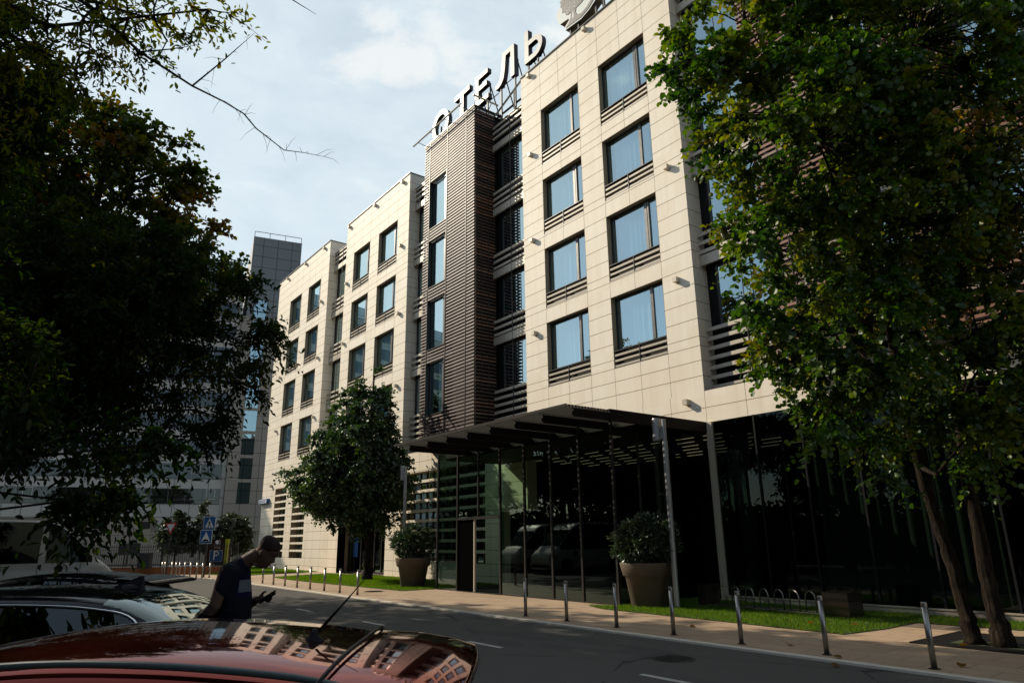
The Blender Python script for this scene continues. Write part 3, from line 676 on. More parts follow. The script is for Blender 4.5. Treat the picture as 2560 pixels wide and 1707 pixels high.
# emblem: tree with a crescent
em = thing('emblem_sign', 'large tree and crescent emblem sign standing on the roof edge', 'sign', (-18.8, 18.5, RROOF), world=True)
out = [(-19.94, 26.54), (-20.0, 26.17), (-20.28, 25.98), (-20.33, 25.74), (-20.24, 25.4), (-20.08, 25.17), (-19.49, 25.09), (-19.45, 24.98), (-19.72, 24.83), (-19.73, 24.60), (-19.2, 24.55), (-18.64, 24.49), (-18.13, 24.61), (-17.66, 24.85), (-17.2, 25.3), (-16.9, 25.95), (-16.85, 26.7), (-17.1, 27.4), (-17.6, 27.95), (-18.4, 28.2), (-19.2, 28.1), (-19.8, 27.6), (-20.0, 27.0)]
mb = MB(); mb.prism(out[::-1], 18.42, 18.82, 0, 1); mb.build('panel', [M['logoface'], M['logoside']], em)
mb = MB(); rr = random.Random(5)
cr_ = []
for k in range(46):
    a = 2 * math.pi * k / 46; r0 = .93 + rr.uniform(-.06, .06); cr_.append((-19.05 + r0 * 1.02 * math.cos(a) , 26.22 + r0 * 1.05 * math.sin(a) - (.0 if math.sin(a) > -.5 else .0)))
cr_ = [(max(x, -20.22 + abs(z - 25.6) * .12), max(z, 25.27 + rr.uniform(-.03, .05))) for x, z in cr_]
mb.prism(cr_[::-1], 18.40, 18.419, 0)
mb.prism([(-19.30, 25.3), (-19.32, 25.05), (-19.45, 24.85), (-19.68, 24.68), (-19.2, 24.64), (-18.64, 24.58), (-18.14, 24.72), (-17.72, 24.98), (-17.35, 25.4), (-17.15, 26.0), (-17.15, 26.6), (-17.28, 26.6), (-17.32, 26.05), (-17.5, 25.5), (-17.85, 25.1), (-18.25, 24.86), (-18.6, 24.78), (-18.9, 24.88), (-19.0, 25.1), (-18.95, 25.3)][::-1], 18.402, 18.4195, 0)
mb.build('tree_mark', M['logogrey'], em)
mb = MB()
for k in range(150):
    a = rr.uniform(0, 2 * math.pi); q = math.sqrt(rr.uniform(0, 1)) * .88; x, z = -19.1 + q * math.cos(a), 26.2 + q * math.sin(a)
    if z < 25.4: continue
    w_, h_, t = rr.uniform(.01, .03), rr.uniform(.02, .06), rr.uniform(0, 3)
    dx, dz = math.cos(t), math.sin(t); mb.add([(x - dx * h_, 18.398, z - dz * h_), (x + dz * w_, 18.398, z - dx * w_), (x + dx * h_, 18.398, z + dz * h_), (x - dz * w_, 18.398, z + dx * w_)], [(0, 1, 2, 3)])
mb.add([(-19.16, 18.398, 25.25), (-19.22, 18.398, 25.0), (-19.15, 18.398, 24.78), (-19.10, 18.398, 25.0), (-19.12, 18.398, 25.3)], [(0, 1, 2, 3, 4)])
mb.build('white_flecks', M['logoface'], em)
mb = MB()
for x in (-19.5, -18.95, -17.8, -17.3): mb.box(x - .04, x + .04, 18.5, 18.58, RROOF, 24.9); mb.tube([(x + .1, 18.8, 25.1), (x + .1, 19.6, RROOF + .5)], .04, 5)
mb.build('support_frame', M['letterside'], em)
# address plate and camera on the corner
ad = thing('address_plate', 'blue and white street address box on the corner of the hotel wall', 'sign', (-55.0, YF, 4.85), world=True)
mb = MB(); mb.box(-56.0, -54.1, 17.45, 17.69, 4.68, 5.02); mb.build('box', M['blue'], ad)
mb = MB(); mb.box(-55.97, -54.13, 17.44, 17.449, 4.71, 4.99); mb.build('face', M['white'], ad)
mb = MB(); rr = random.Random(2)
for rw, z in ((0, 4.87), (1, 4.76)):
    x = -55.8
    while x < -54.35: w_ = rr.uniform(.04, .1); mb.box(x, x + w_, 17.437, 17.4395, z, z + .07); x += w_ + .03
mb.build('text_line', M['blue'], ad)
cc = thing('security_camera', 'small white dome camera on a bracket at the hotel corner', 'camera', (-55.9, YF, 2.9), world=True)
mb = MB(); mb.tube([(-55.9, 17.7, 2.75), (-56.0, 17.35, 2.72), (-56.25, 17.1, 2.85), (-56.3, 17.05, 3.0)], .035, 6); mb.build('bracket', M['slat'], cc)
mb = MB(); mb.lathe([(.02, -.18), (.12, -.12), (.17, 0), (.15, .1), (.05, .16)], 14, (-56.3, 17.05, 3.15)); mb.build('dome', M['white'], cc, True)

# ------------------------------------------------------------------ lawns
def lawn(name, poly, n, seed, hgt=.07):
    rng = np.random.default_rng(seed); base = flat(name + '_soil', poly, .012, M['soil'])
    P = np.array(poly); lo, hi = P.min(0), P.max(0); pts = []
    xy = rng.uniform(lo, hi, (n * 3, 2)); ins = np.zeros(len(xy), bool); j = len(P) - 1
    for i in range(len(P)):
        a, b = P[i], P[j]; c = ((a[1] > xy[:, 1]) != (b[1] > xy[:, 1])) & (xy[:, 0] < (b[0] - a[0]) * (xy[:, 1] - a[1]) / (b[1] - a[1] + 1e-12) + a[0]); ins ^= c; j = i
    xy = xy[ins][:n]; n = len(xy); h = hgt * rng.uniform(.5, 1.3, n); th = rng.uniform(0, 2 * np.pi, n); wd = rng.uniform(.004, .008, n); ln = rng.uniform(0, .5, n) * h; t2 = rng.uniform(0, 2 * np.pi, n)
    V = np.zeros((n, 3, 3)); V[:, 0, 0] = xy[:, 0] - wd * np.cos(th); V[:, 0, 1] = xy[:, 1] - wd * np.sin(th); V[:, 1, 0] = xy[:, 0] + wd * np.cos(th); V[:, 1, 1] = xy[:, 1] + wd * np.sin(th)
    V[:, :2, 2] = .01; V[:, 2, 0] = xy[:, 0] + ln * np.cos(t2); V[:, 2, 1] = xy[:, 1] + ln * np.sin(t2); V[:, 2, 2] = .01 + h
    me = bpy.data.meshes.new(name); me.vertices.add(n * 3); me.vertices.foreach_set('co', V.ravel()); me.loops.add(n * 3); me.loops.foreach_set('vertex_index', np.arange(n * 3, dtype=np.int32))
    me.polygons.add(n); me.polygons.foreach_set('loop_start', np.arange(0, n * 3, 3, dtype=np.int32)); me.polygons.foreach_set('loop_total', np.full(n, 3, dtype=np.int32))
    a = me.attributes.new('tint', 'FLOAT', 'POINT'); a.data.foreach_set('value', np.repeat(rng.uniform(0, 1, n), 3).astype(np.float32)); me.materials.append(M['grass']); me.update(calc_edges=True)
    return tag(link(name, me), 'short green grass growing in the lawn beside the paving', 'grass', kind='stuff')
lawn('lawn_grass', [(-38.5, 13.15), (-36.2, 12.9), (-33.3, 12.8), (-24.0, 13.0), (-24.0, 17.55), (-34.2, 17.55), (-40.0, 16.8)], 60000, 1)
lawn('lawn_grass', [(-42.2, 13.1), (-43.3, 17.55), (-57, 17.55), (-50, 12.6), (-47.0, 11.45), (-43.6, 11.9)], 30000, 2)
lawn('lawn_grass', [(-14.9, 13.85), (-13.9, 13.45), (-10.8, 13.36), (-7.3, 13.22), (-7.15, 14.6), (-7.2, 15.96), (-5.3, 16.1), (7, 16.4), (7, 17.5), (-13.0, 17.5), (-14.1, 17.5), (-14.15, 14.3)], 70000, 3, .06)

# ------------------------------------------------------------------ street furniture
def make_bollard():
    r = thing('bollard', 'x', 'bollard', group='steel bollards along the kerb')
    mb = MB(); mb.lathe([(.041, 0), (.041, .80)], 20); mb.build('post', M['steel'], r, True)
    mb = MB(); mb.lathe([(.0425, .80), (.0425, .855), (.038, .865)], 20); mb.build('cap', M['steel'], r)
    mb = MB(); mb.lathe([(.075, .001), (.075, .008)], 20); mb.build('base_plate', M['frame'], r); return r
b0 = make_bollard(); used = False
def put_bollard(x, y, label, s=1, group='steel bollards along the kerb', tilt=(0, 0)):
    global used
    o = copy_tree(b0) if used else b0
    used = True; o.location = (x, y, 0); o.scale = (1, 1, s); o.rotation_euler = (tilt[0], tilt[1], 0); o['label'] = label; o['group'] = group
XR_ = [-14.05, -12.55, -10.98, -9.43, -7.88, -6.33, -4.75]; XL_ = [-33.71, -32.23, -30.77, -29.33, -27.91, -26.48, -25.04, -23.54]
YR_ = [11.0, 11.0, 11.0, 10.96, 10.9, 10.9, 10.85]
ordr = ['first', 'second', 'third', 'fourth', 'fifth', 'sixth', 'seventh', 'eighth', 'ninth', 'tenth', 'eleventh']
nearl = ['steel bollard directly in front of the lobby glass, leftmost of the near row', 'steel bollard before the right end of the lobby glass',
         'steel bollard just left of the big potted shrub by the lobby corner', 'steel bollard standing right in front of the foot of the big grey lamp post',
         'steel bollard in front of the left part of the bicycle rack', 'steel bollard in front of the dark granite end block of the bicycle rack', 'nearest steel bollard, tallest in the picture, in front of the tree grate']
for i, x in enumerate(XR_): put_bollard(x, YR_[i], nearl[i], 1.0, tilt=(0, 0))
leftl = ['thin bollard just right of the smoking man\'s face', 'bollard second to the right of the man\'s face, on the far kerb', 'bollard third to the right of the man, at the tip of the lawn', 'bollard fourth to the right of the man, before the lawn',
         'bollard before the lawn, fifth to the right of the man', 'bollard before the glass side entrance, left of the lawn tree trunk', 'bollard just left of the lawn tree trunk, second from the manhole end', 'bollard crossed by the car aerial, right end of the far kerb row']
for i, x in enumerate(XL_): put_bollard(x, 11.0, leftl[i], .97)
far = [(-47.02, 9.32), (-46.87, 9.44), (-45.9, 9.62), (-45.3, 9.72), (-44.87, 9.82), (-44.2, 9.95), (-43.4, 10.07), (-42.52, 10.2), (-41.87, 10.34), (-41.41, 10.6)]
for i, (x, y) in enumerate(far):
    put_bollard(x, y, f'{ordr[i]} short bollard from the left in the sunny cluster at the street corner' , .95, 'steel bollards at the far street corner')
put_bollard(-47.24, 11.38, 'short bollard standing behind the others of the corner cluster, near the lawn edge', .95, 'steel bollards at the far street corner')
put_bollard(-37.6, 11.0, 'bollard mostly hidden behind the smoking man\'s chin', .97)
# lamp posts
def lamp_post(x, y, label, h=4.95, side=-1, rz=0):
    r = thing('street_lamp', label, 'street lamp', (x, y, 0), rz, 'grey lamp posts by the hotel')
    mb = MB(); mb.lathe([(.075, 0), (.075, 4.35)], 16); mb.lathe([(.058, 4.35), (.058, h)], 16); mb.build('pole', M['polegrey'], r)
    mb = MB(); mb.lathe([(.12, 0), (.12, .02)], 16); mb.build('base_plate', M['frame'], r)
    mb = MB(); mb.box(-.2, 0, -.03, .03, 4.42, 4.6); mb.box(-.2, 0, -.03, .03, 4.62, 4.74); mb.build('bracket', M['polegrey'], r)
    mb = MB(); mb.lathe([(.115, 4.38), (.12, 4.40), (.12, 4.98), (.115, 5.0)], 20, (-.26, 0, 0)); mb.build('lamp_head', M['polegrey'], r, False)
lamp_post(-12.60, 14.86, 'tall grey lamp post with cylinder lamp standing beside the big pot and lobby corner')
lamp_post(-27.42, 14.86, 'grey lamp post rising out of the shrub pot in front of the lawn tree')
# potted shrubs
def potted(x, y, label, seed, dy=0):
    r = thing('potted_shrub', label, 'potted shrub', (x, y, 0), group='large potted evergreen shrubs')
    mb = MB(); mb.lathe([(.44, .0), (.47, .02), (.60, .78), (.66, .80), (.735, 1.10), (.735, 1.135), (.69, 1.135), (.66, 1.06), (.0, 1.05)], 48); mb.build('pot', M['pot'], r, False)
    o = r.children[0]; o.data.polygons.foreach_set('use_smooth', [True] * len(o.data.polygons))
    mb = MB(); rng = np.random.default_rng(seed)
    for k in range(26):
        a = rng.uniform(0, 6.28); e = rng.uniform(.15, 1); mb.tube([(.08 * math.cos(a), .08 * math.sin(a), 1.0), (.45 * e * math.cos(a), .45 * e * math.sin(a), 1.35), (.72 * e * math.cos(a), .72 * e * math.sin(a), 1.75 + .3 * (1 - e))], [.02, .014, .006], 5)
    mb.build('stem', M['bark'], r)
    C = clumps_in(rng, [(0, 0, 1.68, .86, .60), (.1, .1, 1.85, .65, .45)], .26, .55); C = C[C[:, 2] > 1.12]
    out = C - np.array([0, 0, 1.5]); out /= np.linalg.norm(out, axis=1, keepdims=True)
    P, D_, N_, L_, O, E_ = sprays(rng, C, np.full(len(C), .2), 9, 8, .105, -.1, out * 1.6); D_ = D_ + np.repeat(out, 72, 0) * .8 + [0, 0, .3]
    leafy('foliage', P, D_, N_, L_, rng.uniform(0, 1, len(P)), M['leaf_shrub'], r, 'laurel')
potted(-13.55, 14.85, 'huge round potted shrub in brown pot at the lobby corner behind the bollards', 5)
potted(-25.75, 14.42, 'huge potted shrub in brown pot on the lawn, left of the glass entrance', 6)
# bicycle rack
r = thing('bicycle_rack', 'low steel bicycle rack with hoops between dark granite blocks on the lawn', 'bicycle rack', (-10.7, 16.15, 0), world=True)
mb = MB(); mb.tube([(-12.45, 16.25, .06), (-9.05, 16.02, .06)], .022, 6); mb.tube([(-12.45, 15.95, .05), (-9.05, 15.72, .05)], .022, 6); mb.build('rail', M['steel'], r)
for k in range(8):
    x = -12.3 + k * .435; y = 16.24 - k * .031; pts = [(x, y, .06), (x, y, .36)] + [(x + .17 - .17 * math.cos(t), y - .15 * (1 - math.cos(t)) / 2, .36 + .16 * math.sin(t)) for t in (.4, .9, 1.57, 2.2, 2.7, 3.14)] + [(x + .34, y - .15, .06)]
    mb = MB(); mb.tube(pts, .017, 8); mb.build('hoop', M['steel'], r, True)
for (a, b_, c_, d_) in ((-9.02, -8.42, 15.62, 16.25), (-12.75, -12.5, 15.9, 16.5)):
    mb = MB(); mb.box(a, b_, c_, d_, 0, .55); mb.build('end_block', M['granite'], r)
# tree grate
r = thing('tree_grate', 'dark metal tree grate around the two trunks in the paving', 'tree grate', (-5, 13.9, 0), world=True)
mb = MB(); mb.box(-6.05, -3.9, 13.05, 15.1, .001, .006, 1)
for k in range(49):
    y = 13.07 + k * .0418
    for a, b_ in seg(-6.05, -3.9, [(-5.6, -4.5)] if 13.45 < y < 14.0 else []): mb.box(a, b_, y, y + .022, .006, .016)
for x in (-6.06, -5.05, -3.9): mb.box(x, x + .03, 13.05, 15.12, .006, .02)
mb.build('grille', [M['frame'], M['black']], r)
mb = MB(); mb.box(-5.6, -4.5, 13.45, 14.0, .006, .011); mb.build('soil_opening', M['soil'], r)
# manholes
def manhole(x, y, z, r0, label):
    t = thing('manhole_cover', label, 'manhole cover', (x, y, z))
    mb = MB(); mb.lathe([(r0, 0), (r0, .006), (r0 * .88, .008), (r0 * .88, .004)], 28)
    for k in range(7): u = -r0 * .6 + k * r0 * .2; h = math.sqrt(max(.01, (r0 * .8) ** 2 - u * u)); mb.box(u - .012, u + .012, -h, h, .004, .010)
    mb.build('lid', M['frame'], t)
manhole(-7.78, 9.0, -.03, .33, 'round iron manhole cover in the road at the lower right'); manhole(-24.7, 12.2, 0, .38, 'round manhole cover in the pavement beside the lawn')
# fallen leaves
rr = random.Random(11); k = 0
for x, y, z, where in ((-7.3, 11.4, 0, 'brown fallen leaf on the paving between the two nearest bollards'), (-6.0, 10.75, 0, 'curled fallen leaf lying beside the kerb line'), (-5.75, 10.2, -.03, 'fallen leaf on the asphalt just off the kerb line'), (-4.55, 11.2, 0, 'pale fallen leaf at the foot of the nearest bollard'),
                       (-9.9, 12.2, 0, 'small fallen leaf on the paving in front of the bicycle rack'), (-9.0, 14.1, .05, 'yellow fallen leaf on the grass in front of the bicycle rack'), (-7.7, 14.3, .05, 'brown fallen leaf on the grass near the granite block'), (-5.3, 13.1, .02, 'fallen leaf on the edge of the tree grate'), (-8.4, 13.9, .05, 'orange fallen leaf in the middle of the right lawn')):
    P = np.array([[0, 0, 0.]]); o = leafy('fallen_leaf', P, np.array([[1, 0, .05]]), np.array([[.1, .1, 1.]]), np.array([.13]), np.array([.93]), M['leaf_yellow'], None, 'broad')
    o.location = (x, y, z + .012); o.rotation_euler = (rr.uniform(-.3, .3), rr.uniform(-.3, .1), rr.uniform(0, 6)); tag(o, where, 'leaf', 'fallen leaves on the ground')

# ------------------------------------------------------------------ far signs
AX = math.atan2(.7955, .6058)                       # direction of the camera's right hand on the ground
def face_cam(mb, cx, cz, y0): pass
def txt(body, size, mat, parent, loc, name='lettering', ext=.003, rot=(math.pi / 2, 0, 0), align='CENTER', sx=1):
    cu = bpy.data.curves.new(name, 'FONT'); cu.body = body; cu.size = size; cu.extrude = ext; cu.align_x = align; cu.align_y = 'CENTER'; cu.resolution_u = 3
    cu.materials.append(mat); o = bpy.data.objects.new(name, cu); COL.objects.link(o); dg = bpy.context.evaluated_depsgraph_get(); me = bpy.data.meshes.new_from_object(o.evaluated_get(dg)); bpy.data.objects.remove(o)
    o = bpy.data.objects.new(name, me); COL.objects.link(o); o.parent = parent; o.location = loc; o.rotation_euler = rot; o.scale = (sx, 1, 1); return o
RZS = math.atan2(.7955, .6058) - .18
tr = thing('traffic_sign', 'blue pedestrian crossing and speed hump signs stacked on one dark pole', 'traffic sign', (-42.15, 10.5, 0), RZS)
mb = MB(); mb.lathe([(.045, 0), (.045, 3.3)], 10); mb.build('pole', M['frame'], tr)
def plate(x, z, name):
    mb = MB(); mb.box(x - .37, x + .37, -.062, -.05, z - .37, z + .37, 1); mb.box(x - .345, x + .345, -.067, -.0625, z - .345, z + .345, 0); mb.add([(x - .28, -.070, z - .25), (x + .28, -.070, z - .25), (x, -.070, z + .28)], [(0, 1, 2)], 1)
    return mb.build(name, [M['blue'], M['white'], M['black']], tr)
p = plate(.06, 2.88, 'crossing_plate')
mb = MB(); y = -.073
def Q(pts): mb.add([(x + .06, y, z + 2.88) for x, z in pts], [tuple(range(len(pts)))])
Q([(-.02, .10), (.03, .10), (.045, .15), (.02, .175), (-.01, .165)]); Q([(-.05, .08), (.03, .09), (.035, -.02), (-.02, -.02)]); Q([(-.02, -.02), (.03, -.03), (-.06, -.21), (-.10, -.20)]); Q([(0, -.02), (.04, -.02), (.07, -.11), (.11, -.2), (.06, -.2), (.03, -.12)])
Q([(-.05, .08), (-.04, .05), (-.09, .0), (-.11, .02)]); Q([(.03, .08), (.10, -.01), (.085, -.03), (.02, .04)])
for u in (-.20, -.05, .13): Q([(u - .035, -.235), (u + .045, -.235), (u + .025, -.17), (u - .015, -.17)])
mb.build('walker_symbol', M['black'], p).parent = p
p = plate(-.07, 2.15, 'hump_plate')
mb = MB(); mb.add([(-.07 + .19 * math.cos(t), -.073, 1.925 + .10 * math.sin(t)) for t in [math.pi * i / 10 for i in range(11)]] , [tuple(range(11))]); mb.box(-.31, .17, -.0735, -.072, 1.915, 1.93); q = mb.build('hump_symbol', M['black']); q.parent = p
yt = thing('traffic_sign', 'white give way triangle with red border on a thin pole', 'traffic sign', (-43.55, 8.85, 0), RZS)
mb = MB(); mb.lathe([(.035, 0), (.035, 2.75)], 8); mb.build('pole', M['frame'], yt)
mb = MB(); A = [(-.36, 2.93), (.36, 2.93), (0, 2.31)]; cx, cz = 0, 2.72
mb.prism(A, -.06, -.05, 0); mb.add([(x * .70, -.064, cz + (z - cz) * .70) for x, z in A], [(0, 1, 2)], 1); mb.build('plate', [M['red'], M['white']], yt)
to = thing('parking_totem', 'dark brown sign pillar with lime edge, tree logo, blue P square and arrow', 'sign', (-47.2, 12.35, 0), RZS + .05)
mb = MB(); mb.box(-.55, .60, -.10, .10, 0, 2.05); mb.build('panel', M['totem'], to)
mb = MB(); mb.box(.60, .80, -.11, .11, 0, 2.05); mb.build('edge', M['lime'], to)
mb = MB(); mb.box(-.34, .50, -.12, -.101, .70, 1.38, 1); mb.box(-.32, .48, -.125, -.1205, .72, 1.36, 0); pp = mb.build('parking_plate', [M['blue'], M['white']], to)
t_ = txt('P', .78, M['white'], pp, (.07, -.13, 1.04)); 
txt('ОТЕЛЬ', .11, M['white'], to, (.10, -.104, 1.53)); txt('DOUBLETREE', .09, M['annex'], to, (.08, -.104, 1.70))
mb = MB(); mb.box(-.22, .0, -.107, -.101, .49, .51); mb.add([(-.08, -.107, .40), (-.05, -.107, .40), (.03, -.107, .50), (-.05, -.107, .60), (-.08, -.107, .60), (-.01, -.107, .50)], [(0, 1, 2, 5), (5, 2, 3, 4)]); mb.build('arrow', M['white'], to)
mb = MB(); mb.add([(.06 + .12 * math.cos(t), -.104, 1.87 + .12 * math.sin(t)) for t in [i * .45 for i in range(14)]], [tuple(range(14))]); mb.box(.03, .09, -.106, -.1045, 1.73, 1.80)
strip_prism(mb, [(.12 + .17 * math.cos(t), 1.86 + .15 * math.sin(t)) for t in np.linspace(-1.6, 1.4, 12)], [(.12 + .14 * math.cos(t), 1.86 + .13 * math.sin(t)) for t in np.linspace(-1.6, 1.4, 12)], -.106, -.101, False); mb.m = [0] * len(mb.f); mb.build('tree_logo', M['white'], to)
pl = thing('street_lamp', 'thin white lamp column standing behind the brown parking pillar', 'street lamp', (-47.5, 13.0, 0), RZS)
mb = MB(); mb.box(.28, .40, -.05, .05, 0, 3.35); mb.box(.44, .50, -.05, .05, 1.9, 3.35); mb.build('pole', M['polegrey'], pl)
sf = thing('street_lamp', 'small street lamp with flat head standing before the annex fence', 'street lamp', (-52.9, 8.3, 0), RZS)
mb = MB(); mb.lathe([(.05, 0), (.04, 2.9)], 8); mb.build('pole', M['fence'], sf); mb = MB(); mb.box(-.05, .3, -.08, .08, 2.85, 2.95); mb.build('lamp_head', M['polegrey'], sf)

# ------------------------------------------------------------------ fence, annex and far buildings (local x = camera right)
def camframe(name, label, cat, D_, lat=0, turn=0):
    C = Vector((0, 0, 0)) + Vector((Fv.x, Fv.y, 0)).normalized() * D_ + Vector((Rv.x, Rv.y, 0)).normalized() * lat
    return thing(name, label, cat, (C.x, C.y, 0), AX + turn)
fn = camframe('iron_fence', 'long grey iron railing fence on an orange brick base before the annex', 'fence', 44.5)
mb = MB(); mb.box(-36, -17.2, -.15, .15, -.05, .42); mb.build('brick_base', M['brickred'], fn)
mb = MB(); mb.box(-36, -17.2, -.18, .18, .421, .47); mb.build('coping', M['concrete'], fn)
mb = MB()
x = -36
while x < -17.3: mb.box(x, x + .022, -.012, .012, .47, 1.78); x += .135
for z in (.58, 1.62): mb.box(-36, -17.25, -.02, .02, z, z + .035)
mb.build('railing', M['fence'], fn)
for k in range(9):
    mb = MB(); x = -35.9 + k * 2.33; mb.box(x, x + .07, -.035, .035, .47, 1.86); mb.build('post', M['fence'], fn)
bx = camframe('utility_cabinet', 'dark utility box with a yellow warning mark behind the railing fence', 'utility box', 43.9, -22.6)
mb = MB(); mb.box(-.36, .36, -.1, .3, .4, 1.3); mb.build('box', M['fence'], bx)
mb = MB(); mb.add([(-.08, -.105, .62), (.12, -.105, .62), (.02, -.105, .78)], [(0, 1, 2)]); mb.build('warning_mark', M['lime'], bx)
TW = math.atan2(.9754, .2206)
def grid_mat(name, col, dx, dz, lw=.05, var=.08):
    w = WN(name); tc_ = w.n('ShaderNodeTexCoord').outputs['Object']; sx_ = w.n('ShaderNodeSeparateXYZ'); w.l(tc_, sx_.inputs[0])
    a = w.math('LESS_THAN', w.math('PINGPONG', sx_.outputs[0], dx / 2), lw / 2); b = w.math('LESS_THAN', w.math('PINGPONG', sx_.outputs[2], dz / 2), lw / 2)
    mk = w.math('MAXIMUM', a, b); n = w.noise(.35, 4); c = w.mix(n, tuple(x * (1 - var) for x in col), tuple(x * (1 + var) for x in col)); c = w.mix(mk, c, tuple(x * .25 for x in col))
    return w.surf(principled(w, c, .6))
M['whitepanel'] = grid_mat('far_white_panels', (.50, .445, .38), 2.1, 2.6, .09); M['brownpanel'] = grid_mat('far_brown_panels', (.34, .275, .21), 2.1, 1.75, .08); M['greypanel'] = grid_mat('far_grey_panels', (.21, .215, .21), 2.1, 1.75, .09)
M['annexwall'] = grid_mat('annex_panels', (.40, .345, .27), 1.3, 1.3, .035)
ob = thing('office_building', 'distant white office block with window bands and a tall brown and grey tower', 'building', (-101.2, 26.75, 0), TW)
mb = MB(); mb.box(-75, 0, 0, 30, -1, 40.5); mb.build('wall', M['whitepanel'], ob)
mb = MB(); mb.box(0.003, 22, -.6, 30, -1, 34); mb.build('wall', M['brownpanel'], ob)
mb = MB(); mb.box(.6, 7.7, -.5, 16, 34.001, 46.9); mb.box(7.701, 10.5, 0, 16, 34.001, 41); mb.build('tower', M['greypanel'], ob)
mb = MB()
for x in (.7, 2.9, 5.2, 7.6): mb.box(x - .04, x + .04, -.4, -.32, 46.9, 47.8)
mb.box(.7, 7.6, -.4, -.34, 47.75, 47.83); mb.build('roof_railing', M['frame'], ob)
for k in range(11):
    z = 6.9 + k * 3.35
    f = MB(); f.box(-75, -.5, -.06, .02, z, z + .07); f.box(-75, -.5, -.06, .02, z + 2.0, z + 2.07)
    x = -.6
    i = 0
    while x > -75: f.box(x - .07, x, -.09, .02, z + .07, z + 2.0); x -= 2.1; i += 1
    f.box(-75, -.6, -.08, .0, z + .55, z + .60); fo = f.build('window_band', M['framegrey'], ob)
    p = MB(); p.quad((-75, -.03, z + .05), (-.55, -.03, z + .05), (-.55, -.03, z + 2.02), (-75, -.03, z + 2.02)); q = p.build('pane', M['farpane']); q.parent = fo
    p = MB(); 
    for xx in range(35):
        if (xx * 7 + k * 3) % 5 == 0: x = -.67 - xx * 2.1; p.box(x - 1.6, x - .5, -.14, -.10, z + .62, z + .72); p.box(x - 1.6, x - 1.5, -.14, -.10, z + .72, z + 1.92); p.box(x - .6, x - .5, -.14, -.1, z + .72, z + 1.92); p.box(x - 1.6, x - .5, -.14, -.1, z + 1.921, z + 2.0)
    q = p.build('casement', M['whitepanel']); q.parent = fo
p = MB()
for k in range(9): z = 7 + k * 3.35; p.quad((1.6, -.64, z), (3.3, -.64, z), (3.3, -.64, z + 2.9), (1.6, -.64, z + 2.9))
p.build('stair_glazing', M['pane'], ob)
p = MB()
for k in range(12): z = 4 + k * 3.35; p.box(12.5, 16, -1.9, -.601, z, z + .18); p.box(12.5, 16, -1.9, -1.84, z + .18, z + 1.1)
p.build('balcony', M['greypanel'], ob)
an = thing('annex_building', 'low beige panelled annex behind the railing fence', 'building', (-73.2, 9.2, 0), TW)
mb = MB(); mb.box(-40, 3.9, 0, 12, -.5, 4.1); mb.box(3.901, 14, 0, 12, -.5, 2.95); mb.build('wall', M['annexwall'], an)
mb = MB(); mb.box(-40, 4.0, -.08, 12, 4.1, 4.25); mb.box(4.0, 14, -.08, 12, 2.951, 3.08); mb.build('coping', M['annex'], an)
mb = MB(); mb.box(3.0, 3.8, -.02, .1, 3.15, 3.8); mb.build('window', M['frame'], an); mb = MB(); mb.box(1.5, 3.2, -.02, .1, .9, 1.9); mb.build('window', M['frame'], an)

# ------------------------------------------------------------------ trees
tree('broadleaf_tree', 'dark leafy tree with pyramid crown standing on the lawn before the hotel', 'tree', (-31.96, 15.4, 0),
     [(-31.96, 15.4, 0, .27), (-31.9, 15.4, 1.2, .22), (-31.7, 15.35, 2.4, .2), (-31.7, 15.2, 5, .14), (-31.6, 15.1, 8, .08), (-31.5, 15.1, 10.2, .03)],
     [(-31.9, 14.9, 3.5, 2.2, 1.2), (-32.6, 14.2, 4.7, 2.7, 1.5), (-30.8, 15.0, 4.8, 2.2, 1.3), (-31.5, 14.4, 6.2, 2.2, 1.5), (-32.9, 14.0, 6.3, 1.5, 1.0), (-31.6, 14.8, 7.9, 1.7, 1.3), (-31.5, 14.9, 9.3, .9, 1.1), (-33.6, 14.0, 4.0, 1.8, .8), (-29.9, 15.2, 5.6, 1.0, .8)],
     M['leaf_mid'], leaf=.125, spacing=.64, nsp=11, nlf=9, crad=.52, seed=3, ymax=17.1, shape='maple')
RB = [(-5.75, 8.15, 9.3, .8), (-5.1, 8.8, 9.8, 1.1), (-5.5, 8.7, 8.3, .7), (-4.7, 9.8, 7.8, 1.7), (-5.6, 9.55, 6.3, .95), (-6.0, 9.45, 5.2, .6), (-5.15, 10.6, 4.9, 1.45), (-5.5, 10.5, 3.75, .7), (-5.3, 11.5, 3.15, .7), (-4.3, 12.4, 3.3, .8), (-3.9, 12.4, 4.4, 1.3), (-4.6, 11.6, 6.8, 1.7), (-3.4, 10.6, 9.2, 1.6), (-4.2, 10.3, 11.3, 1.5)]
tree('linden_tree', 'green linden tree with thin leaning trunk, left of the pair in the grate', 'tree', (-5.28, 13.68, 0),
     [(-5.28, 13.68, 0, .15), (-5.34, 13.68, .5, .115), (-5.39, 13.66, 1.24, .112), (-5.47, 13.6, 1.8, .10), (-5.5, 13.4, 2.6, .10), (-5.4, 12.9, 4.2, .10), (-5.1, 12.1, 6.5, .085), (-4.8, 11.1, 9, .05), (-4.5, 10.4, 11.2, .02)],
     RB, M['leaf_lime'], leaf=.092, spacing=.53, nsp=11, nlf=10, crad=.40, seed=21, droop=.45, tint=(0, .87))
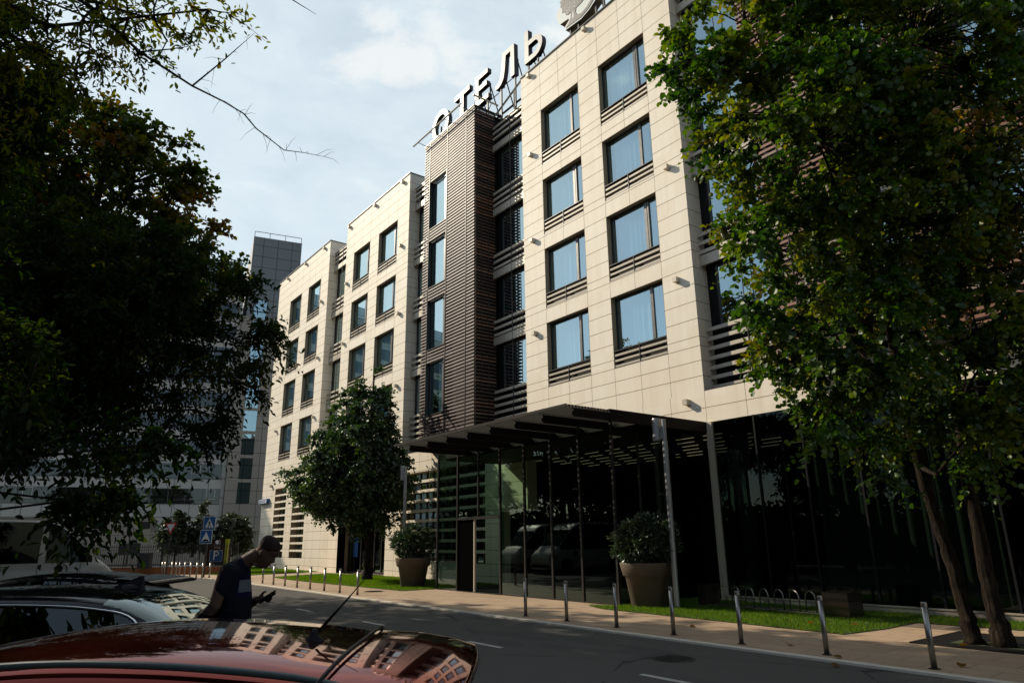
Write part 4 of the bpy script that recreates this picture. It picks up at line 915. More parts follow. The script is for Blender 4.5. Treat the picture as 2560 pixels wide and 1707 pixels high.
tree('linden_tree', 'linden tree with yellowing crown and thicker trunk, right of the pair in the grate', 'tree', (-4.85, 13.68, 0),
     [(-4.85, 13.68, 0, .17), (-4.885, 13.68, .56, .13), (-4.91, 13.67, 1.25, .11), (-4.9, 13.64, 2.6, .10), (-4.75, 13.55, 4.5, .10), (-4.3, 13.4, 7, .085), (-3.8, 13.3, 10, .06), (-3.6, 13.2, 12.6, .02)],
     [(-4.6, 13.3, 7.5, 1.6), (-3.2, 13.4, 9.8, 2.0), (-4.6, 12.6, 10.9, 1.5), (-3.5, 14.2, 6.4, 1.7), (-2.6, 13.2, 4.6, 1.3), (-2.2, 12.4, 7.5, 1.6), (-3.6, 13.0, 12.6, 1.7), (-2.9, 14.6, 4.1, 1.0)],
     M['leaf_yellow'], leaf=.088, spacing=.78, nsp=10, nlf=9, crad=.45, seed=22, droop=.45, ymax=16.6)
tree('maple_tree', 'tall dark maple with bronze tinted top rising behind the parked van', 'tree', (-25.0, -.3, 0),
     [(-25.0, -.3, 0, .33), (-24.8, 0, 3, .28), (-24.4, .6, 7, .22), (-23.6, 1.4, 11, .14), (-23.4, 1.6, 15, .05)],
     [(-24.3, 0.1, 14.2, 2.5), (-23.0, 2.3, 12.9, 2.2), (-22.3, 3.3, 12.2, 1.3), (-22.6, 4.0, 10.3, 1.9), (-24.2, 2.2, 9.8, 3.0), (-25.4, .2, 10.5, 2.8), (-24.0, -1.6, 12.6, 2.6), (-25.5, -1.5, 7.6, 2.6), (-23.5, 1.5, 7.4, 2.2)],
     M['leaf_maple'], leaf=.15, spacing=.84, nsp=9, nlf=9, crad=.72, seed=31, shape='maple', limb_r=.08)
tree('maple_tree', 'broad dark maple behind the others, mostly hidden at the left', 'tree', (-33.5, -1.5, 0),
     [(-33.5, -1.5, 0, .3), (-33.4, -1, 4, .24), (-33, .5, 9, .15), (-33, 1, 13, .05)], [(-33, 1.8, 10.5, 3.0), (-30.8, 2.6, 8.2, 2.0), (-35, .3, 13, 2.8), (-28.4, 3.2, 11, 1.5), (-36.5, 1.5, 9.5, 2.4), (-31.5, 2.6, 13.2, 1.8)],
     M['leaf_maple'], leaf=.18, spacing=1.3, nsp=8, nlf=8, crad=.85, seed=35, shape='maple', limb_r=.08)
tree('ash_tree', 'dark ash leaved tree filling the left of the picture behind the cars', 'tree', (-19.0, -.6, 0),
     [(-19.0, -.6, 0, .25), (-18.9, -.4, 2, .2), (-18.4, .4, 4.2, .16), (-17.8, 1.4, 6.3, .1), (-17.2, 2.2, 8, .04)],
     [(-18.8, .6, 6.2, 2.0), (-17.6, 2.2, 6.4, 1.7), (-16.4, 3.2, 7.5, 1.1), (-15.9, 4.0, 7.7, .5), (-16.3, 4.1, 6.1, 1.0), (-15.6, 4.8, 6.4, .4), (-17.1, 3.7, 4.8, 1.0), (-18.4, 2.2, 4.6, 1.1), (-16.2, 4.5, 5.5, .5), (-20.0, -.6, 5.2, 2.0), (-18.6, .2, 8.4, 2.0), (-17.2, 2.4, 8.3, 1.2)],
     M['leaf_ash'], leaf=.15, spacing=.62, nsp=10, nlf=10, crad=.62, seed=41, shape='ash', limb_r=.06, droop=.6)
# near box-elder: overhangs the cars, its trunk stands outside the frame on the left
ne = tree('box_elder_tree', 'near dark tree overhanging the parked cars with drooping pointed leaves', 'tree', (-11.2, -3.2, 0),
     [(-11.2, -3.2, 0, .26), (-11.1, -3.0, 2, .22), (-10.8, -2.6, 4.5, .18), (-10.0, -1.8, 7, .13), (-9.0, -1.0, 8.6, .07)],
     [(-9.9, .2, 3.3, .55), (-9.5, .9, 3.0, .42), (-9.0, 1.5, 2.92, .25), (-9.5, 1.2, 2.35, .16), (-9.75, .85, 2.3, .14), (-11.4, -.8, 4.2, 1.3), (-10.8, -1.4, 6.2, 1.3), (-11.8, -1.6, 8.5, 1.8)],
     M['leaf_ash'], leaf=.135, spacing=.42, nsp=8, nlf=9, crad=.38, seed=51, shape='ash', droop=.9, tint=(.05, .95))
ne = tree('box_elder_tree', 'near tree reaching in at the top left with yellowish backlit leaves and a bare branch', 'tree', (-12.4, -4.4, 0),
     [(-12.4, -4.4, 0, .24), (-12.2, -4.2, 2.5, .2), (-11.6, -3.7, 5.5, .15), (-10.6, -2.8, 7.8, .10), (-9.6, -1.8, 8.8, .05)],
     [(-8.9, -.5, 7.75, .65), (-8.35, .1, 7.78, .62), (-7.8, .75, 7.68, .48), (-7.4, 1.25, 7.8, .30), (-9.2, -.5, 6.95, .6), (-8.5, .1, 7.15, .35)],
     M['leaf_elder'], leaf=.085, spacing=.36, nsp=7, nlf=8, crad=.36, seed=52, shape='ash', droop=.7)
mb = MB(); rng = np.random.default_rng(8)
main = [(-9.4, -2.0, 8.6), (-8.46, -.4, 8.17), (-8.18, .15, 7.8), (-7.96, .67, 7.3), (-7.68, 1.22, 6.91), (-7.5, 1.54, 6.73), (-7.39, 1.75, 6.59), (-7.35, 1.89, 6.43), (-7.21, 2.19, 6.18), (-7.08, 2.38, 6.15), (-6.92, 2.61, 6.09)]
mb.tube(main, [.035, .026, .022, .018, .013, .010, .009, .008, .006, .004, .002], 6)
side = [[(-7.68, 1.22, 6.91), (-7.39, 1.47, 7.2), (-7.11, 1.7, 7.49)], [(-8.18, .15, 7.8), (-7.8, .7, 7.75), (-7.3, 1.1, 7.95)], [(-8.3, -.1, 7.95), (-8.0, .3, 7.2), (-7.9, .55, 6.9)], [(-7.96, .67, 7.3), (-7.7, .95, 7.3), (-7.5, 1.2, 7.35)],
        [(-7.1, 1.2, 8.6), (-6.75, 1.99, 7.86), (-6.62, 2.24, 7.69)], [(-8.18, .15, 7.8), (-8.05, .2, 7.1), (-8.1, .1, 6.3)]]
for s_ in side: mb.tube(s_, [.011, .007, .002], 5)
for ln in [main] + side[:4]:
    for k in range(1, len(ln)):
        for q in range(4):
            a = Vector(ln[k - 1]).lerp(Vector(ln[k]), rng.uniform()); d = Vector(rng.normal(size=3) * .5 + np.array([.2, .2, -.1])).normalized() * rng.uniform(.08, .26)
            mb.tube([a, a + d * .6, a + d + Vector((0, 0, -.04))], [.003, .002, .001], 3)
mb.build('bare_branch', M['bark'], ne)
# small trees beyond the fence
for i, (px, lat, h, r_, lab) in enumerate(((0, -22.0, 4.1, 1.2, 'small young tree behind the fence, just right of the give way sign'), (0, -20.4, 4.3, .9, 'slim young tree behind the blue traffic signs'), (0, -18.4, 3.7, 1.25, 'small round young tree behind the fence, left of the man'))):
    C = Vector((Fv.x, Fv.y, 0)).normalized() * 46.5 + Vector((Rv.x, Rv.y, 0)).normalized() * lat
    tree('young_tree', lab, 'tree', (C.x, C.y, 0), [(C.x, C.y, 0, .05), (C.x, C.y, 1.4, .04), (C.x, C.y, h - .5, .015)], [(C.x, C.y, 2.1, r_, .8), (C.x + .2, C.y, 2.8, r_ * .75, .8), (C.x, C.y + .1, h - .5, r_ * .35, .6)], M['leaf_far'], leaf=.16, spacing=.42, nsp=7, nlf=6, crad=.35, seed=60 + i, group='young trees beyond the fence')
# trees across the street (behind the camera; they shade the street and are mirrored in the glass)
b1 = None; rr = random.Random(4)
for k, (x, y, s_) in enumerate(((-16, -8, 1.0), (-33, -6, 1.15), (-41, -7, 1.25), (-49, -6.5, 1.2), (-9, -9, .95), (-2, -9, 1.0), (6, -7, 1.0), (-58, -8, 1.3), (-24, -8, 1.0), (14, -4, 1.0))):
    if b1 is None:
        b1 = tree('street_tree', 'x', 'tree', (x, y, 0), [(x, y, 0, .25), (x, y, 3, .2), (x, y, 7, .12), (x, y, 10, .04)], [(x, y, 7, 3.2, 2.6), (x + 1.2, y + 1, 5, 2.3, 1.6), (x - 1.3, y - .5, 9.3, 2.2), (x + .5, y - 1, 10.6, 1.7), (x - 1.5, y + 1, 5, 2, 1.5)], M['leaf_ash'], leaf=.26, spacing=1.05, nsp=8, nlf=7, crad=.9, seed=70, shape='maple', group='trees across the street'); o = b1
        kids = list(b1.children)
        for c_ in kids: c_.data.transform(Matrix.Translation((-x, -y, 0))); c_.matrix_parent_inverse = Matrix()
    else: o = copy_tree(b1)
    o.location = (x, y, 0); o.scale = (s_,) * 3; o.rotation_euler = (0, 0, rr.uniform(0, 6.28)); o['label'] = 'street tree out of frame across the road, shading the parked cars'

# ------------------------------------------------------------------ vehicles
def paint(name, col, metal=.5, rough=.28, coat=1.0, spec=.5):
    w = WN(name); n = w.noise(300, 2); c = w.mix(w.math('MULTIPLY', n, .5), col, tuple(x * 1.5 for x in col)); d = w.noise(3, 4)
    return w.surf(principled(w, c, w.math('ADD', w.math('MULTIPLY', d, .1), rough), metal, Coat_Weight=coat, Coat_Roughness=.02, Specular_IOR_Level=spec))
M['paint_red'] = paint('dark_red_paint', (.19, .032, .022), .92, .0, .12, .3); M['paint_black'] = paint('black_paint', (.004, .004, .005), 0, .03, .0, .32); M['paint_dark'] = paint('graphite_paint', (.006, .007, .008), 0, .03, .0, .32)
M['paint_white'] = paint('white_van_paint', (.38, .37, .34), 0, .4, .5)
M['chrome'] = simple('chrome', (.7, .7, .7), .12, 1, var=.03); M['lens'] = simple('red_lamp_lens', (.25, .01, .01), .2); M['lensw'] = simple('clear_lamp_lens', (.5, .5, .5), .15)
M['gutter'] = simple('roof_strip_rubber', (.045, .06, .06), .5)
def catmull(rows, sub):
    A = np.array(rows, float); out = []
    for i in range(len(A) - 1):
        p0, p1, p2, p3 = A[max(i - 1, 0)], A[i], A[i + 1], A[min(i + 2, len(A) - 1)]
        for k in range(sub):
            t = k / sub; out.append(.5 * ((2 * p1) + (-p0 + p2) * t + (2 * p0 - 5 * p1 + 4 * p2 - p3) * t * t + (-p0 + 3 * p1 - 3 * p2 + p3) * t ** 3) if 0 < i < len(A) - 2 or True else p1)
    out.append(A[-1]); return np.array(out)
def car(name, label, cat, loc, rz, st, mp, x_ws, x_rw, x_side, wheels, wr=.32, crown=.03, side_cuts=(), van=False):
    """st: stations (x, half width, belt z, roof half width, top z); x_ws/x_rw: windscreen and rear window x ranges; x_side: side window range"""
    root = thing(name, label, cat, loc, rz)
    S = catmull(st, 7); rings = []
    for x, W_, zb, rw, zt in S:
        g = zt - zb
        pr = [(0, .2), (W_ * .86, .2), (W_ * .97, .27), (W_, .45), (W_ * 1.0, zb * .62), (W_ * .985, zb * .84), (W_ * .95, zb - .03), (W_ * .93, zb)]
        if g > .12: pr += [(lerp(W_ * .93, rw, t), lerp(zb, zt - .055, t)) for t in (.25, .5, .75, 1)]
        else: pr += [(lerp(W_ * .93, rw, t), lerp(zb, zt - .02, math.sin(t * 1.57))) for t in (.25, .5, .75, 1)]
        k_ = .035 if g > .12 else .01
        pr += [(rw - .02, zt - k_), (rw - .055, zt - k_ * .4), (rw - .10, zt), (rw * .72, zt + crown * .5), (rw * .36, zt + crown * .88), (0, zt + crown)]
        rings.append(pr)
    n = len(rings[0]); full = []
    for x, pr in zip(S[:, 0], rings): full.append([(x, -y, z) for y, z in pr] + [(x, y, z) for y, z in pr[-2:0:-1]])
    m_ = len(full[0]); body = MB(); V = [p for r_ in full for p in r_]
    sets = {'body': [], 'windscreen': [], 'rear_window': [], 'side_window': [], 'side_window2': []}
    jb, jr = 7, 11
    for i in range(len(full) - 1):
        xm = (S[i, 0] + S[i + 1, 0]) / 2; zt = (S[i, 4] + S[i + 1, 4]) / 2; zb = (S[i, 2] + S[i + 1, 2]) / 2
        for j in range(m_):
            j2 = (j + 1) % m_; f = (i * m_ + j, (i + 1) * m_ + j, (i + 1) * m_ + j2, i * m_ + j2); jj = min(j, m_ - 1 - j)
            key = 'body'
            if jb <= jj < jr and x_side[0] < xm < x_side[1] and zt - zb > .22 and not any(a < xm < b for a, b in side_cuts): key = 'side_window' if j < n else 'side_window2'
            elif jj >= jr + 1 and x_ws[0] < xm < x_ws[1]: key = 'windscreen'
            elif jj >= jr + 1 and x_rw[0] < xm < x_rw[1]: key = 'rear_window'
            c = [sum(V[q][k] for q in f) / 4 for k in range(3)]
            if 1 <= jj < 7 and any((c[0] - wx) ** 2 + (c[2] - wr) ** 2 < (wr + .06) ** 2 for wx in wheels): continue
            sets[key].append(f)
    sets['body'] += [tuple(range(m_)), tuple((len(full) - 1) * m_ + k for k in range(m_))[::-1]]
    for key, fs in sets.items():
        if not fs: continue
        used_ = sorted({q for f in fs for q in f}); mpx = {q: k for k, q in enumerate(used_)}
        me = bpy.data.meshes.new(key); me.from_pydata([V[q] for q in used_], [], [tuple(mpx[q] for q in f) for f in fs])
        me.materials.append(mp if key == 'body' else M['vanglass' if van else 'carglass']); me.polygons.foreach_set('use_smooth', [len(f) < 6 for f in fs]); me.update()
        link('side_window' if key == 'side_window2' else key, me, root)
    Wm = max(s[1] for s in st)
    for wx in wheels:
        for sd in (-1, 1):
            Mx = Matrix.Translation((wx, sd * (Wm - .115), wr)) @ Matrix.Rotation(math.pi / 2, 4, 'X')
            mb = MB(); mb.lathe([(wr * .62, -.09), (wr * .93, -.1), (wr, -.06), (wr, .06), (wr * .93, .1), (wr * .62, .09)], 32); mb.v = [tuple(Mx @ Vector(p)) for p in mb.v]; wo_ = mb.build('wheel', M['rubber'], root, False)
            mb = MB(); mb.lathe([(wr * .64, -.07), (wr * .60, -.095), (wr * .55, -.06), (.05, -.07), (.05, .07), (wr * .55, .06), (wr * .60, .095), (wr * .64, .07)], 24); mb.v = [tuple(Mx @ Vector(p)) for p in mb.v]; q = mb.build('rim', M['steel'], None); q.parent = wo_
            ar = MB(); ar.tube([(wx + (wr + .06) * math.cos(t), sd * (Wm - .01), wr + (wr + .06) * math.sin(t)) for t in np.linspace(-.25, math.pi + .25, 18)], .03, 6); ar.box(wx - wr, wx + wr, sd * (Wm - .25) - .02, sd * (Wm - .25) + .02, .2, wr * 2.1); ar.build('wheel_arch', M['black'], root)
    return root
TH = math.atan2(.811, .585); ca = lambda a, w_: (a * .585 - w_ * .811, a * .811 + w_ * .585, 0)
HATCH = [(-2.05, .62, .62, .5, .66), (-1.95, .76, .74, .6, .80), (-1.6, .84, .88, .66, .93), (-1.1, .865, .95, .66, 1.02), (-.6, .87, .955, .65, 1.15), (-.2, .87, .96, .61, 1.335), (.15, .87, .965, .585, 1.432), (.55, .87, .97, .58, 1.482), (.95, .87, .985, .575, 1.478), (1.35, .86, 1.0, .56, 1.438), (1.55, .855, 1.01, .55, 1.39), (1.8, .84, 1.01, .55, 1.16), (1.92, .80, .90, .58, .96), (1.97, .70, .66, .5, .70)]
def wipe_extras(c, hatch=True):
    for sd in (-1, 1):
        mb = MB(); mb.lathe([(.02, -.1), (.1, -.06), (.115, 0), (.08, .07), (.01, .09)], 12); mb.v = [(-.72 + p[0] * .55, sd * (.99 + p[1] * .8), 1.0 + p[2] * .9) for p in mb.v]; mb.box(-.75, -.68, min(sd * .82, sd * .95), max(sd * .82, sd * .95), .95, 1.0); mb.build('mirror', M['black'], c, True)
        mb = MB(); mb.box(1.9, 2.0, min(sd * .60, sd * .80), max(sd * .60, sd * .80), .72, 1.0); mb.build('tail_light', M['lens'], c)
        mb = MB(); mb.box(-2.03, -1.86, min(sd * .5, sd * .76), max(sd * .5, sd * .76), .56, .70); mb.build('headlight', M['lensw'], c)
        mb = MB(); mb.tube([(.15, sd * .875, .84), (.33, sd * .885, .845)], .014, 6); mb.build('door_handle', M['chrome'], c)
    mb = MB(); mb.box(2.04, 2.065, -.26, .26, .50, .62); mb.build('number_plate', M['white'], c)
red = car('parked_car', 'dark red hatchback in the foreground with roof aerial and rear spoiler', 'car', ca(-1.9, 2.6), TH, HATCH, M['paint_red'], (-.98, .12), (1.58, 1.80), (-.6, 1.35), (-1.28, 1.28), side_cuts=((.28, .36),))
wipe_extras(red)
for sd in (-1, 1):
    mb = MB(); pts = catmull([(x, sd * (rw - .035), zt - .002 - (.016 if sd > 0 else 0)) for x, W_, zb, rw, zt in HATCH[6:11]], 5)
    mb.tube([tuple(p) for p in pts], .010, 6); mb.build('roof_strip', M['gutter'], red, True)
mb = MB(); sp = []
for u in np.linspace(-1, 1, 17):
    y = u * .57; cz = .03 * (1 - u * u) - .035 * u ** 4; sp.append((y, cz))
ns = len(sp); rows = [(1.465, 1.44, 0), (1.62, 1.43, 0), (1.74, 1.408, 0), (1.825, 1.384, 0), (1.84, 1.362, 0), (1.80, 1.352, 0), (1.6, 1.355, 0)]
for x, z, _ in rows: mb.v += [(x - .05 * abs(y / .57) ** 2, y, z + c_) for y, c_ in sp]
for i in range(len(rows) - 1):
    for k in range(ns - 1): mb.f.append((i * ns + k, i * ns + k + 1, (i + 1) * ns + k + 1, (i + 1) * ns + k)); mb.m.append(0)
mb.build('spoiler', M['paint_red'], red, True)
mb = MB(); mb.tube([(1.46 - .05 * abs(y / .57) ** 2, y, 1.452 + c_) for y, c_ in sp] , .0065, 6); mb.build('hatch_seam', M['black'], red, True)
mb = MB(); mb.lathe([(.052, -.01), (.048, .008), (.03, .022), (.018, .04), (.010, .055)], 16); mb.v = [(1.285 + p[0] * .7, p[1] * .45 - .09, 1.470 + p[2] * .75) for p in mb.v]
mb.tube([(1.30, -.09, 1.505), (1.35, -.09, 1.56), (1.40, -.09, 1.615)], [.0055, .0048, .0032], 8); mb.tube([(1.40, -.09, 1.615), (1.455, -.09, 1.68)], [.0024, .0015], 6); mb.build('aerial', M['black'], red, True)
SEDAN = [(a, b, c, d, e + (.035 if e > 1.2 else .02)) for a, b, c, d, e in [(-2.35, .66, .62, .5, .66), (-2.25, .80, .74, .6, .80), (-1.9, .88, .86, .68, .92), (-1.45, .905, .93, .70, 1.0), (-1.05, .91, .94, .68, 1.2), (-.65, .91, .945, .63, 1.385), (-.2, .91, .95, .61, 1.43), (.4, .91, .955, .60, 1.435), (.9, .91, .96, .60, 1.405), (1.2, .905, .97, .62, 1.33), (1.65, .90, .99, .68, 1.13), (1.8, .89, 1.0, .72, 1.085), (2.2, .86, .98, .70, 1.06), (2.32, .80, .86, .62, .92), (2.37, .70, .64, .5, .68)]]
blk = car('parked_car', 'glossy black saloon with shark fin aerial and chrome window line next to the man', 'car', ca(-3.62, 5.6), TH, SEDAN, M['paint_black'], (-1.45, -.7), (.93, 1.66), (-.95, 1.25), (-1.42, 1.42), wr=.33, side_cuts=((.2, .28),))
wipe_extras(blk); mb = MB(); mb.v = [(.70, 0, 1.485), (.92, .025, 1.465), (.92, -.025, 1.465), (.93, 0, 1.56), (.90, 0, 1.56), (.95, 0, 1.465)]; mb.f = [(0, 1, 3, 4), (0, 4, 3, 2), (1, 5, 3), (2, 3, 5), (0, 2, 5, 1)]; mb.m = [0] * 5
mb.lathe([(.075, 0), (.06, .02), (.02, .03)], 14, (.84, 0, 1.475)); mb.build('aerial_fin', M['black'], blk)
for sd in (-1, 1):
    mb = MB(); pts = catmull([(x, sd * (rw + .012), zt - .058) for x, W_, zb, rw, zt in SEDAN[4:10]] + [(1.4, sd * .80, 1.08), (1.3, sd * .85, 1.0)], 5); mb.tube([tuple(p) for p in pts], .008, 5); mb.build('window_trim', M['chrome'], blk, True)
drk = car('parked_car', 'dark graphite hatchback with roof spoiler parked beyond the black saloon', 'car', ca(-5.75, 8.8), TH, [(a, b, c_, d, e_ - .02) for a, b, c_, d, e_ in HATCH], M['paint_dark'], (-.98, .12), (1.58, 1.80), (-.6, 1.35), (-1.28, 1.28), side_cuts=((.28, .36),))
wipe_extras(drk); mb = MB(); mb.v = [(x, y, z - .02) for x, z in ((1.44, 1.45), (1.80, 1.42), (1.93, 1.385), (1.90, 1.36), (1.6, 1.35)) for y in (-.55, 0, .55)]
mb.f = [(i * 3 + k, i * 3 + k + 1, i * 3 + k + 4, i * 3 + k + 3) for i in range(4) for k in range(2)]; mb.m = [0] * 8; mb.build('spoiler', M['paint_dark'], drk, True)
VAN = [(-3.0, .95, 1.2, .92, 2.45), (-2.9, .99, 1.2, .93, 2.58), (-2, 1.0, 1.22, .93, 2.62), (-.5, 1.0, 1.22, .93, 2.63), (.6, 1.0, 1.22, .92, 2.60), (1.1, 1.0, 1.22, .90, 2.48), (1.5, 1.0, 1.22, .88, 2.18), (1.9, .99, 1.22, .85, 1.80), (2.25, .98, 1.2, .82, 1.42), (2.5, .96, 1.1, .80, 1.24), (2.8, .90, .92, .74, 1.0), (2.93, .82, .72, .66, .8), (2.97, .72, .5, .6, .56)]
def van(label, a, w_):
    v = car('minibus', label, 'van', (a, w_, 0), math.pi / 2, VAN, M['paint_white'], (1.45, 2.3), (-9, -8), (-2.75, 2.2), (-1.7, 1.85), wr=.35, side_cuts=((.62, .78), (-.95, -.85)), van=True)
    txt('DOUBLETREE', .22, M['fence'], v, (-.9, -1.005, 1.06), rot=(math.pi / 2, 0, 0)); txt('DOUBLETREE', .17, M['fence'], v, (-.9, -1.003, .84), rot=(math.pi / 2, 0, 0))
    mb = MB(); mb.add([(1.22 + .13 * math.cos(t) * (1 + .12 * math.sin(5 * t)), -1.006, 1.02 + .14 * math.sin(t)) for t in [i * .3 for i in range(21)]], [tuple(range(21))]); mb.box(1.19, 1.24, -1.007, -1.004, .80, .92)
    strip_prism(mb, [(1.22 + .27 * math.cos(t), 1.0 + .22 * math.sin(t)) for t in np.linspace(-1.4, 1.3, 14)], [(1.22 + .23 * math.cos(t), 1.0 + .20 * math.sin(t)) for t in np.linspace(-1.4, 1.3, 14)], -1.008, -1.0, False); mb.m = [0] * len(mb.f); mb.build('tree_logo', M['black'], v)
    mb = MB(); mb.box(2.5, 2.62, -.97, -.93, .78, .86); mb.build('indicator', M['lens'], v)
    mb = MB(); mb.lathe([(.03, -.2), (.13, -.15), (.14, .1), (.04, .16)], 12); mb.v = [(1.95 + p[0] * .6, -1.16 + p[1] * .6, 1.42 + p[2]) for p in mb.v]; mb.build('mirror', M['black'], v, True)
    mb = MB(); mb.box(.60, .615, -1.004, -.99, .4, 1.2); mb.box(-2.7, 2.4, -1.008, -.99, .60, .63); mb.box(1.85, 1.865, -1.0, -.985, .6, 1.2); mb.build('door_seam', M['black'], v)
    for sd in (-1, 1): mb = MB(); mb.box(2.72, 2.90, min(sd * .6, sd * .85), max(sd * .6, sd * .85), .72, .92); mb.build('headlight', M['lensw'], v)
    return v
van('white hotel minibus with dark windows and tree logo parked nose towards the street', -30.2, 1.3)
van('second white minibus standing close behind the one with the tree logo on its door', -33.7, 1.0)

# ------------------------------------------------------------------ the man
def flesh_mb(nodes, edges):
    """tapered limbs between joints, each closed; a voxel remesh fuses them into one surface"""
    mb = MB()
    def blob(c, a, b, cz):
        o = len(mb.v); rr_, ss_ = 8, 12
        for i in range(1, rr_):
            ph = math.pi * i / rr_
            for k in range(ss_): t = 2 * math.pi * k / ss_; mb.v.append((c[0] + a * math.sin(ph) * math.cos(t), c[1] + b * math.sin(ph) * math.sin(t), c[2] + cz * math.cos(ph)))
        mb.v.append((c[0], c[1], c[2] + cz)); mb.v.append((c[0], c[1], c[2] - cz)); T_ = o + (rr_ - 1) * ss_
        for i in range(rr_ - 2):
            for k in range(ss_): k2 = (k + 1) % ss_; mb.f.append((o + i * ss_ + k, o + (i + 1) * ss_ + k, o + (i + 1) * ss_ + k2, o + i * ss_ + k2)); mb.m.append(0)
        for k in range(ss_): k2 = (k + 1) % ss_; mb.f.append((T_, o + k, o + k2)); mb.m.append(0); mb.f.append((T_ + 1, o + (rr_ - 2) * ss_ + k2, o + (rr_ - 2) * ss_ + k)); mb.m.append(0)
    for n_ in nodes: a, b = n_[3], (n_[4] if len(n_) > 4 else n_[3]); blob(n_, a, b, min(a, b))
    for i, j in edges:
        A, B = Vector(nodes[i][:3]), Vector(nodes[j][:3]); ra, rb = nodes[i], nodes[j]
        g = lambda n_: (n_[3], n_[4] if len(n_) > 4 else n_[3])
        (a1, b1_), (a2, b2_) = g(ra), g(rb)
        if abs(a1 - b1_) < .002 or abs(a2 - b2_) < .002:
            e = min(a1, b1_), min(a2, b2_); mb.tube([A, A.lerp(B, .5), B], [e[0], (e[0] + e[1]) / 2, e[1]], 12)
        else:
            o = len(mb.v); q = 16
            for t in (0, .5, 1):
                P_ = A.lerp(B, t); a, b = lerp(a1, a2, t), lerp(b1_, b2_, t)
                for k in range(q): u = 2 * math.pi * k / q; mb.v.append((P_.x + a * math.cos(u), P_.y + b * math.sin(u), P_.z))
            for i2 in range(2):
                for k in range(q): k2 = (k + 1) % q; mb.f.append((o + i2 * q + k, o + i2 * q + k2, o + (i2 + 1) * q + k2, o + (i2 + 1) * q + k)); mb.m.append(0)
            mb.f.append(tuple(o + k for k in range(q))[::-1]); mb.m.append(0); mb.f.append(tuple(o + 2 * q + k for k in range(q))); mb.m.append(0)
    return mb
def fused(mb, name, mat, parent, voxel=.0065, it=3):
    o = mb.build(name, mat, parent, True); r_ = o.modifiers.new('remesh', 'REMESH'); r_.mode = 'VOXEL'; r_.voxel_size = voxel; r_.use_smooth_shade = True
    q = o.modifiers.new('smooth', 'SMOOTH'); q.factor = .5; q.iterations = it
    dg = bpy.context.evaluated_depsgraph_get(); m2 = bpy.data.meshes.new_from_object(o.evaluated_get(dg)); o.modifiers.clear(); o.data = m2; return o
def skin(name, nodes, edges, mat, sub=2, parent=None): return fused(flesh_mb(nodes, edges), name, mat, parent, .012, 6)
M['skinm'] = simple('skin', (.075, .04, .028), .6, Specular_IOR_Level=.12); M['hair'] = simple('short_hair', (.022, .014, .011), .8, scale=90, var=.5, Specular_IOR_Level=.12); M['jeans'] = simple('dark_trousers', (.015, .017, .025), .85, Specular_IOR_Level=.12)
w = WN('navy_tshirt'); tc_ = w.n('ShaderNodeTexCoord').outputs['Object']; sx_ = w.n('ShaderNodeSeparateXYZ'); w.l(tc_, sx_.inputs[0])
mk = w.math('MULTIPLY', w.math('MULTIPLY', w.math('GREATER_THAN', sx_.outputs[0], .015), w.math('LESS_THAN', sx_.outputs[0], .105)), w.math('MULTIPLY', w.math('GREATER_THAN', sx_.outputs[2], 1.405), w.math('LESS_THAN', sx_.outputs[2], 1.50)))
bl = w.math('MULTIPLY', w.math('GREATER_THAN', sx_.outputs[0], .0), w.math('LESS_THAN', w.math('ABSOLUTE', w.math('SUBTRACT', sx_.outputs[2], 1.452)), .085))
c = w.mix(bl, (.006, .007, .012), (.004, .005, .022)); c = w.mix(mk, c, (.09, .10, .11)); M['shirt'] = w.surf(principled(w, c, .9, bump=w.noise(11, 4), bstr=.8, bdist=.03, Specular_IOR_Level=.1))
a0, w0 = -2.13, 6.15; loc = ca(a0, w0)
man = thing('person', 'man in dark t-shirt with pale print, head bowed over phone, smoking by black car', 'person', loc, TH)
N = []; E_ = []
def nd(x, y, z, r_, r2=None, prev=None):
    N.append((x, y, z, r_, r2 if r2 else r_)); i = len(N) - 1
    if prev is not None: E_.append((prev, i))
    return i
p0 = nd(-.04, 0, .98, .13, .15); s1 = nd(-.04, 0, 1.16, .115, .14, p0); s2 = nd(-.06, 0, 1.36, .125, .155, s1); s3 = nd(-.075, 0, 1.52, .115, .16, s2); s4 = nd(-.03, 0, 1.61, .07, .085, s3); nk = nd(.03, 0, 1.655, .062, .062, s4); hd = nd(.09, 0, 1.69, .06, .06, nk)
hand_tips = []
